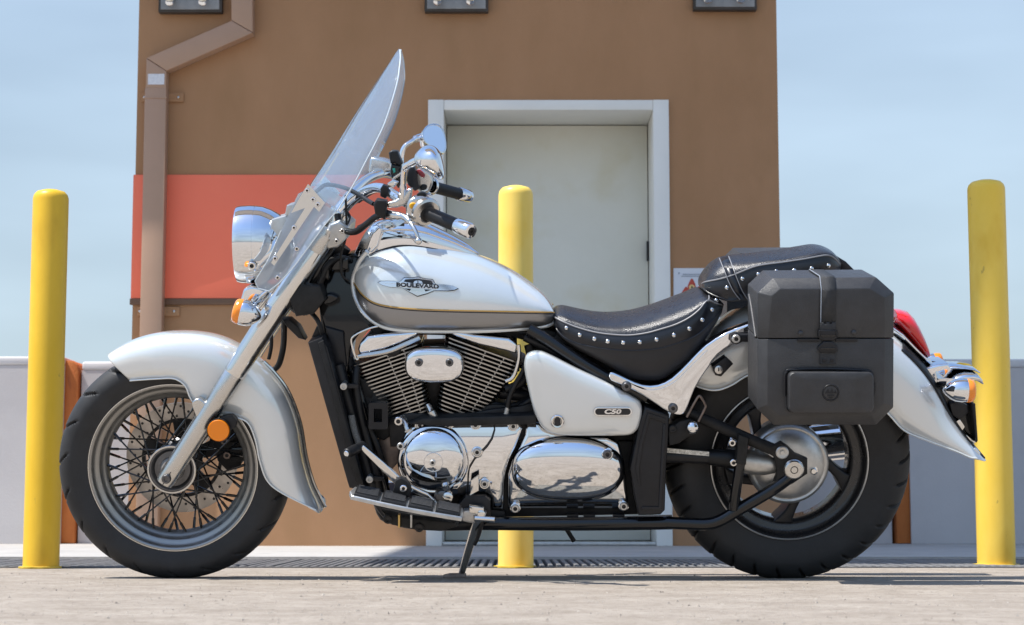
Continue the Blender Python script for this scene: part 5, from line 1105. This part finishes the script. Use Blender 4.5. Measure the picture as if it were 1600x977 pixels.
prism('stand_lug', [(733, 792), (756, 795), (757, 802), (745, 806), (733, 802)], -.215, -.185, chrome_worn, sst, .004)

# ---- side case
def case_out(s=1.0):
    return [(1183.5, 459), (1207.5, 436), (1369, 434.5), (1397, 459.5), (1396, 638), (1369, 665), (1209.5, 665.5), (1183.5, 641)]
VB, VF, VI = -.225, -.405, -.427
def case_part(name, outer, inner, m, parent, bev):
    fo = [Q(p[0], p[1], VF) for p in outer]; fi = [Q(p[0], p[1], VI) for p in inner]; bk = [Vector((p.x, VB, p.z)) for p in fo]; bm = bmesh.new()
    V = add_grid(bm, [bk, fo, fi], close_v=True); bm.faces.new(V[2]); bm.faces.new(V[0][::-1])
    bmesh.ops.recalc_face_normals(bm, faces=bm.faces[:])
    es = [e for e in bm.edges if e.calc_face_angle(0) > R(12) and not all(v in V[0] for v in e.verts)]
    bmesh.ops.bevel(bm, geom=es, offset=bev, segments=2, affect='EDGES', profile=.5, clamp_overlap=True)
    return finish(name, bm, m, parent, 28)
YS = 530.2
body = case_part('side_case', [(1183.5, YS + .8), (1396.5, YS + .2), (1396, 638), (1369, 665), (1209.5, 665.5), (1183.5, 641)], [(1199, YS + .8), (1382, YS + .2), (1381, 631), (1362, 651), (1217, 651), (1199, 634)], grain_black, bike, .0022)
lid = case_part('case_lid', [(1183.5, 459), (1207.5, 436), (1369, 434.5), (1397, 459.5), (1396.5, YS - 1.2), (1183.5, YS - .6)], [(1206, 464), (1219, 453), (1359, 452), (1382, 466), (1382, YS - 1.2), (1200, YS - .6)], grain_black, body, .0022)
prism('case_back', [(1192, 470), (1214, 448), (1362, 447), (1386, 470), (1386, 630), (1362, 655), (1216, 655), (1192, 632)], -.38, -.19, satin_black, body)
tube('case_edge_rib', [Q(1170.5, 462, -.26), Q(1174, 480, -.30), Q(1181, 528, -.385)], .0035, grain_black, lid, 8, 4)
prism('lid_catch', [(1246, YS + .6), (1280, YS + .4), (1280, YS + 4.6), (1246, YS + 4.6)], -.431, -.42, satin_black, body, .001); prism('lid_catch', [(1306, YS + .2), (1340, YS + .2), (1340, YS + 4.4), (1306, YS + 4.6)], -.431, -.42, satin_black, body, .001)
for (px, py) in ((1251, 522), (1334, 521)): lathe('rivet', [(.003, .0065), (-.002, .0062), (-.004, .004), (-.0045, 0)], Q(px, py, -.4275), (0, 1, 0), grain_black, lid, 14, )
# strap over the lid with its two buckles
web = mat('webbing', (.030, .031, .034), 0, .62, bump=.6, bscale=700, vary=.2, vscale=60)
sx0, sx1 = Q(1281, 500, -.431).x, Q(1305.5, 500, -.431).x
tz_ = Q(1290, 435, VF).z
zf = Q(1290, 452.5, VI).z
path = [(-.25, tz_ + .0025), (-.40, tz_ + .0025), (-.407, tz_ + .001), (-.4095, tz_ - .002), (-.4295, zf), (-.4305, zf - .006), (-.4310, Q(1293, 512, -.431).z)]
bm = bmesh.new(); add_grid(bm, [[Vector((sx0, v, z)) for v, z in path], [Vector((sx1, v, z)) for v, z in path]]); strap = finish('strap', bm, web, lid, 60); so = strap.modifiers.new('thickness', 'SOLIDIFY'); so.thickness = .0022; so.offset = 0
tube('strap_stitch', [Vector((sx0 + .002, v - .0014, z + (.0014 if v > -.405 else 0))) for v, z in path], .0010, grey_print, strap, 6, 0)
prism('strap_cap', [(1272, 437), (1277, 434.6), (1289, 434.4), (1291, 437)], -.36, -.33, chrome_worn, strap, .001)
prism('strap_fold', [(1281.5, 505), (1287, 505), (1287.5, 507.5), (1291, 507.5), (1291.5, 505), (1296, 505), (1296.5, 507.5), (1300, 507.5), (1300.5, 505), (1306, 505), (1306, 517), (1281.5, 517)], -.4355, -.43, web, strap, .0008)
prism('buckle', [(1280, 517), (1307, 517), (1309.5, 520), (1309.5, 528), (1305, 532), (1299, 533.5), (1288, 533.5), (1282, 532), (1278.5, 528), (1278.5, 520)], -.438, -.428, satin_black, body, .002, 3); prism('buckle_gap', [(1282, 524), (1306, 524), (1304, 528.5), (1284, 528.5)], -.4395, -.43, gloss_black, body, .001)
for s in (-1, 1): prism('buckle_prong', [(1294 + s * 12, 517), (1294 + s * 14.5, 519), (1294 + s * 14.5, 528), (1294 + s * 12.5, 526)], -.440, -.43, satin_black, body, .001)
prism('buckle', [(1287, 535), (1300, 535), (1305, 539), (1309, 543), (1309, 549), (1306, 552), (1282, 552), (1278.5, 549), (1278.5, 543), (1283, 539)], -.438, -.426, satin_black, body, .002, 3); prism('buckle_gap', [(1283, 544.5), (1305, 544.5), (1305, 548), (1283, 548)], -.4395, -.43, gloss_black, body, .0008)
prism('strap_tail', [(1281.5, 548.5), (1306, 548), (1306, 570), (1281.5, 570.5)], -.4335, -.426, web, body, .001)
for px in (1288, 1300): prism('tail_rivet', [(px - 2.4, 562), (px + 2.4, 562), (px + 2.4, 567), (px - 2.4, 567)], -.4348, -.43, satin_black, body, .0005)
# pouch on the case front
pch = dome('pouch', rrect(1226.5, 578.5, 1364.5, 644.5, 9, 5), -.424, [(1.0, 0), (1.0, .010), (.985, .0125), (.965, .011), (.965, .022), (.955, .029), (.93, .0325), (.85, .0345), (.6, .036), (.2, .037)], grain_black, body, 0, 24)
zp = [Q(p[0], p[1], -.436) for p in [(1226.5, 620), (1226.5, 590), (1229, 583), (1236, 579), (1290, 577.5), (1352, 580), (1361, 584), (1364.5, 592), (1364.5, 620)]]
tube('zip', zp, .0032, satin_black, pch, 8, 5)
prism('zip_pull', [(1364, 598), (1368, 599), (1368.5, 610), (1367, 618), (1365, 624), (1363, 618)], -.440, -.430, satin_black, pch, .001)
prism('emblem_ring', superellipse(1298, 615, 12.3, 11.2, 2, 0, 36), -.4615, -.455, grain_black, pch, .0008); bm = bmesh.new()
ec = Q(1298, 615, -.4617)
for k in range(24):
    a, b = 2 * math.pi * k / 24, 2 * math.pi * (k + .62) / 24
    if not (200 < math.degrees(a) < 340): continue
em = [[(-9, 1), (-4, -6), (-1, 0), (2, -7), (5, 0), (8, -4), (9.5, 1)], [(-6, 3), (6, 3), (5, 5.5), (-5, 5.5)], [(-4, 7), (4, 7), (2, 9), (-2, 9)]]
for q in em: add_prism(bm, [Q(1298 + x, 615 + y, -.4628) for x, y in q], [Q(1298 + x, 615 + y, -.4612) for x, y in q])
add_grid(bm, [[ec + Vector((math.cos(2 * math.pi * k / 36) * r, dv, math.sin(2 * math.pi * k / 36) * r)) for k in range(36)] for r, dv in ((.0205, .0005), (.0195, -.0015), (.0175, -.0015), (.0165, .0005))], close_v=True); finish('emblem', bm, satin_black, pch)
# far side case
fo = [Vector((p.x, .405, p.z)) for p in [Q(q[0], q[1], VF) for q in case_out()]]; bm = bmesh.new(); add_prism(bm, fo, [Vector((p.x, .225, p.z)) for p in fo], .012, 2); finish('far_side_case', bm, grain_black, bike)

# ---- tail
def body_loft(name, S, m, ex=2.2, parent=bike):
    rows = []
    for (px, pt, pb, w) in S:
        T_, B_ = Q(px, pt, 0), Q(px, pb, 0); mid = (T_ + B_) / 2; hh = (T_ - B_).length / 2
        rows.append([Vector((T_.x + (B_.x - T_.x) * .5, -w * math.copysign(abs(math.sin(a)) ** (2 / ex), math.sin(a)), mid.z + hh * math.copysign(abs(math.cos(a)) ** (2 / ex), math.cos(a)))) for a in [2 * math.pi * k / 28 for k in range(28)]])
    bm = bmesh.new(); V = add_grid(bm, rows, close_v=True); bm.faces.new(V[0]); bm.faces.new(V[-1][::-1]); return finish(name, bm, m, parent, 60)
tl = body_loft('tail_lamp', [(1396, 484, 505, .055), (1404, 484, 514, .062), (1415, 486.5, 527, .066), (1424, 495, 537.5, .066), (1432, 508, 547, .062), (1440, 524, 555, .055), (1447, 541, 559, .042), (1450.5, 551, 558.5, .022)], red_lens)
body_loft('tail_lamp_base', [(1388, 500, 520, .05), (1404, 512, 531, .058), (1424, 534, 550, .058), (1438, 549, 562, .052), (1450, 560, 572, .04), (1456, 567, 574, .03)], chrome, 2.2, tl)
ri = indicator(1521, 612, -.155, (-1, 0, .03), .0315, .048, amber, 'rear_indicator'); tube('stem', [Q(1486, 600, -.15), Q(1470, 598, -.05)], .012, chrome, ri, 14, 0)
ri2 = indicator(1471, 562.5, .165, (-1, 0, -.20), .0205, .034, amber, 'rear_indicator'); tube('stem', [Q(1452, 568, .15), Q(1462, 585, .05)], .010, chrome, ri2, 14, 0)
prism('lamp_bracket', [(1444, 577), (1466, 571), (1482, 569), (1488, 579), (1476, 592), (1466, 600), (1456, 602), (1450, 590)], -.06, .06, chrome, bike, .006, 3)
body_loft('plate_lamp_shroud', [(1462, 598, 604, .03), (1472, 588, 604, .05), (1484, 579, 602, .062), (1498, 575, 597, .066), (1512, 575.5, 594, .064), (1522, 581, 594, .058), (1528, 588, 597, .05), (1531, 596, 599, .04)], chrome, 2.0)
body_loft('plate_lamp_fin', [(1470, 570, 580, .03), (1484, 567, 577, .045), (1500, 568, 576, .05), (1516, 571, 578, .048), (1526, 578, 582, .04)], chrome, 2.0)
prism('plate_bracket', [(1463, 602), (1484, 612), (1506, 632), (1520, 634), (1526, 690), (1521, 686), (1504, 672), (1492, 656), (1478, 632)], -.05, .05, gloss_black, bike, .004)
prism('number_plate', [(1521, 632), (1524, 632), (1528, 690), (1526, 693)], -.09, .09, satin_black, bike, .001)
for q in ([(1494, 660), (1500, 656), (1508, 668), (1504, 674)], [(1503, 676), (1512, 682), (1526, 692), (1522, 694), (1508, 686)]): prism('bracket_shine', q, -.07, .04, chrome_worn, bike, .002)
prism('mud_block', [(1484, 632), (1500, 628), (1512, 634), (1514, 646), (1500, 658), (1488, 650)], -.075, .075, satin_black, bike, .005)
prism('fender_tip', [(1516, 702), (1526, 701), (1532.5, 709), (1531, 716), (1524, 716), (1519, 712)], -.10, .10, pearl, rf, .004, 3)
print('vertices', sum(len(o.data.vertices) for o in scene.objects if o.type == 'MESH'), 'objects', len(scene.objects))
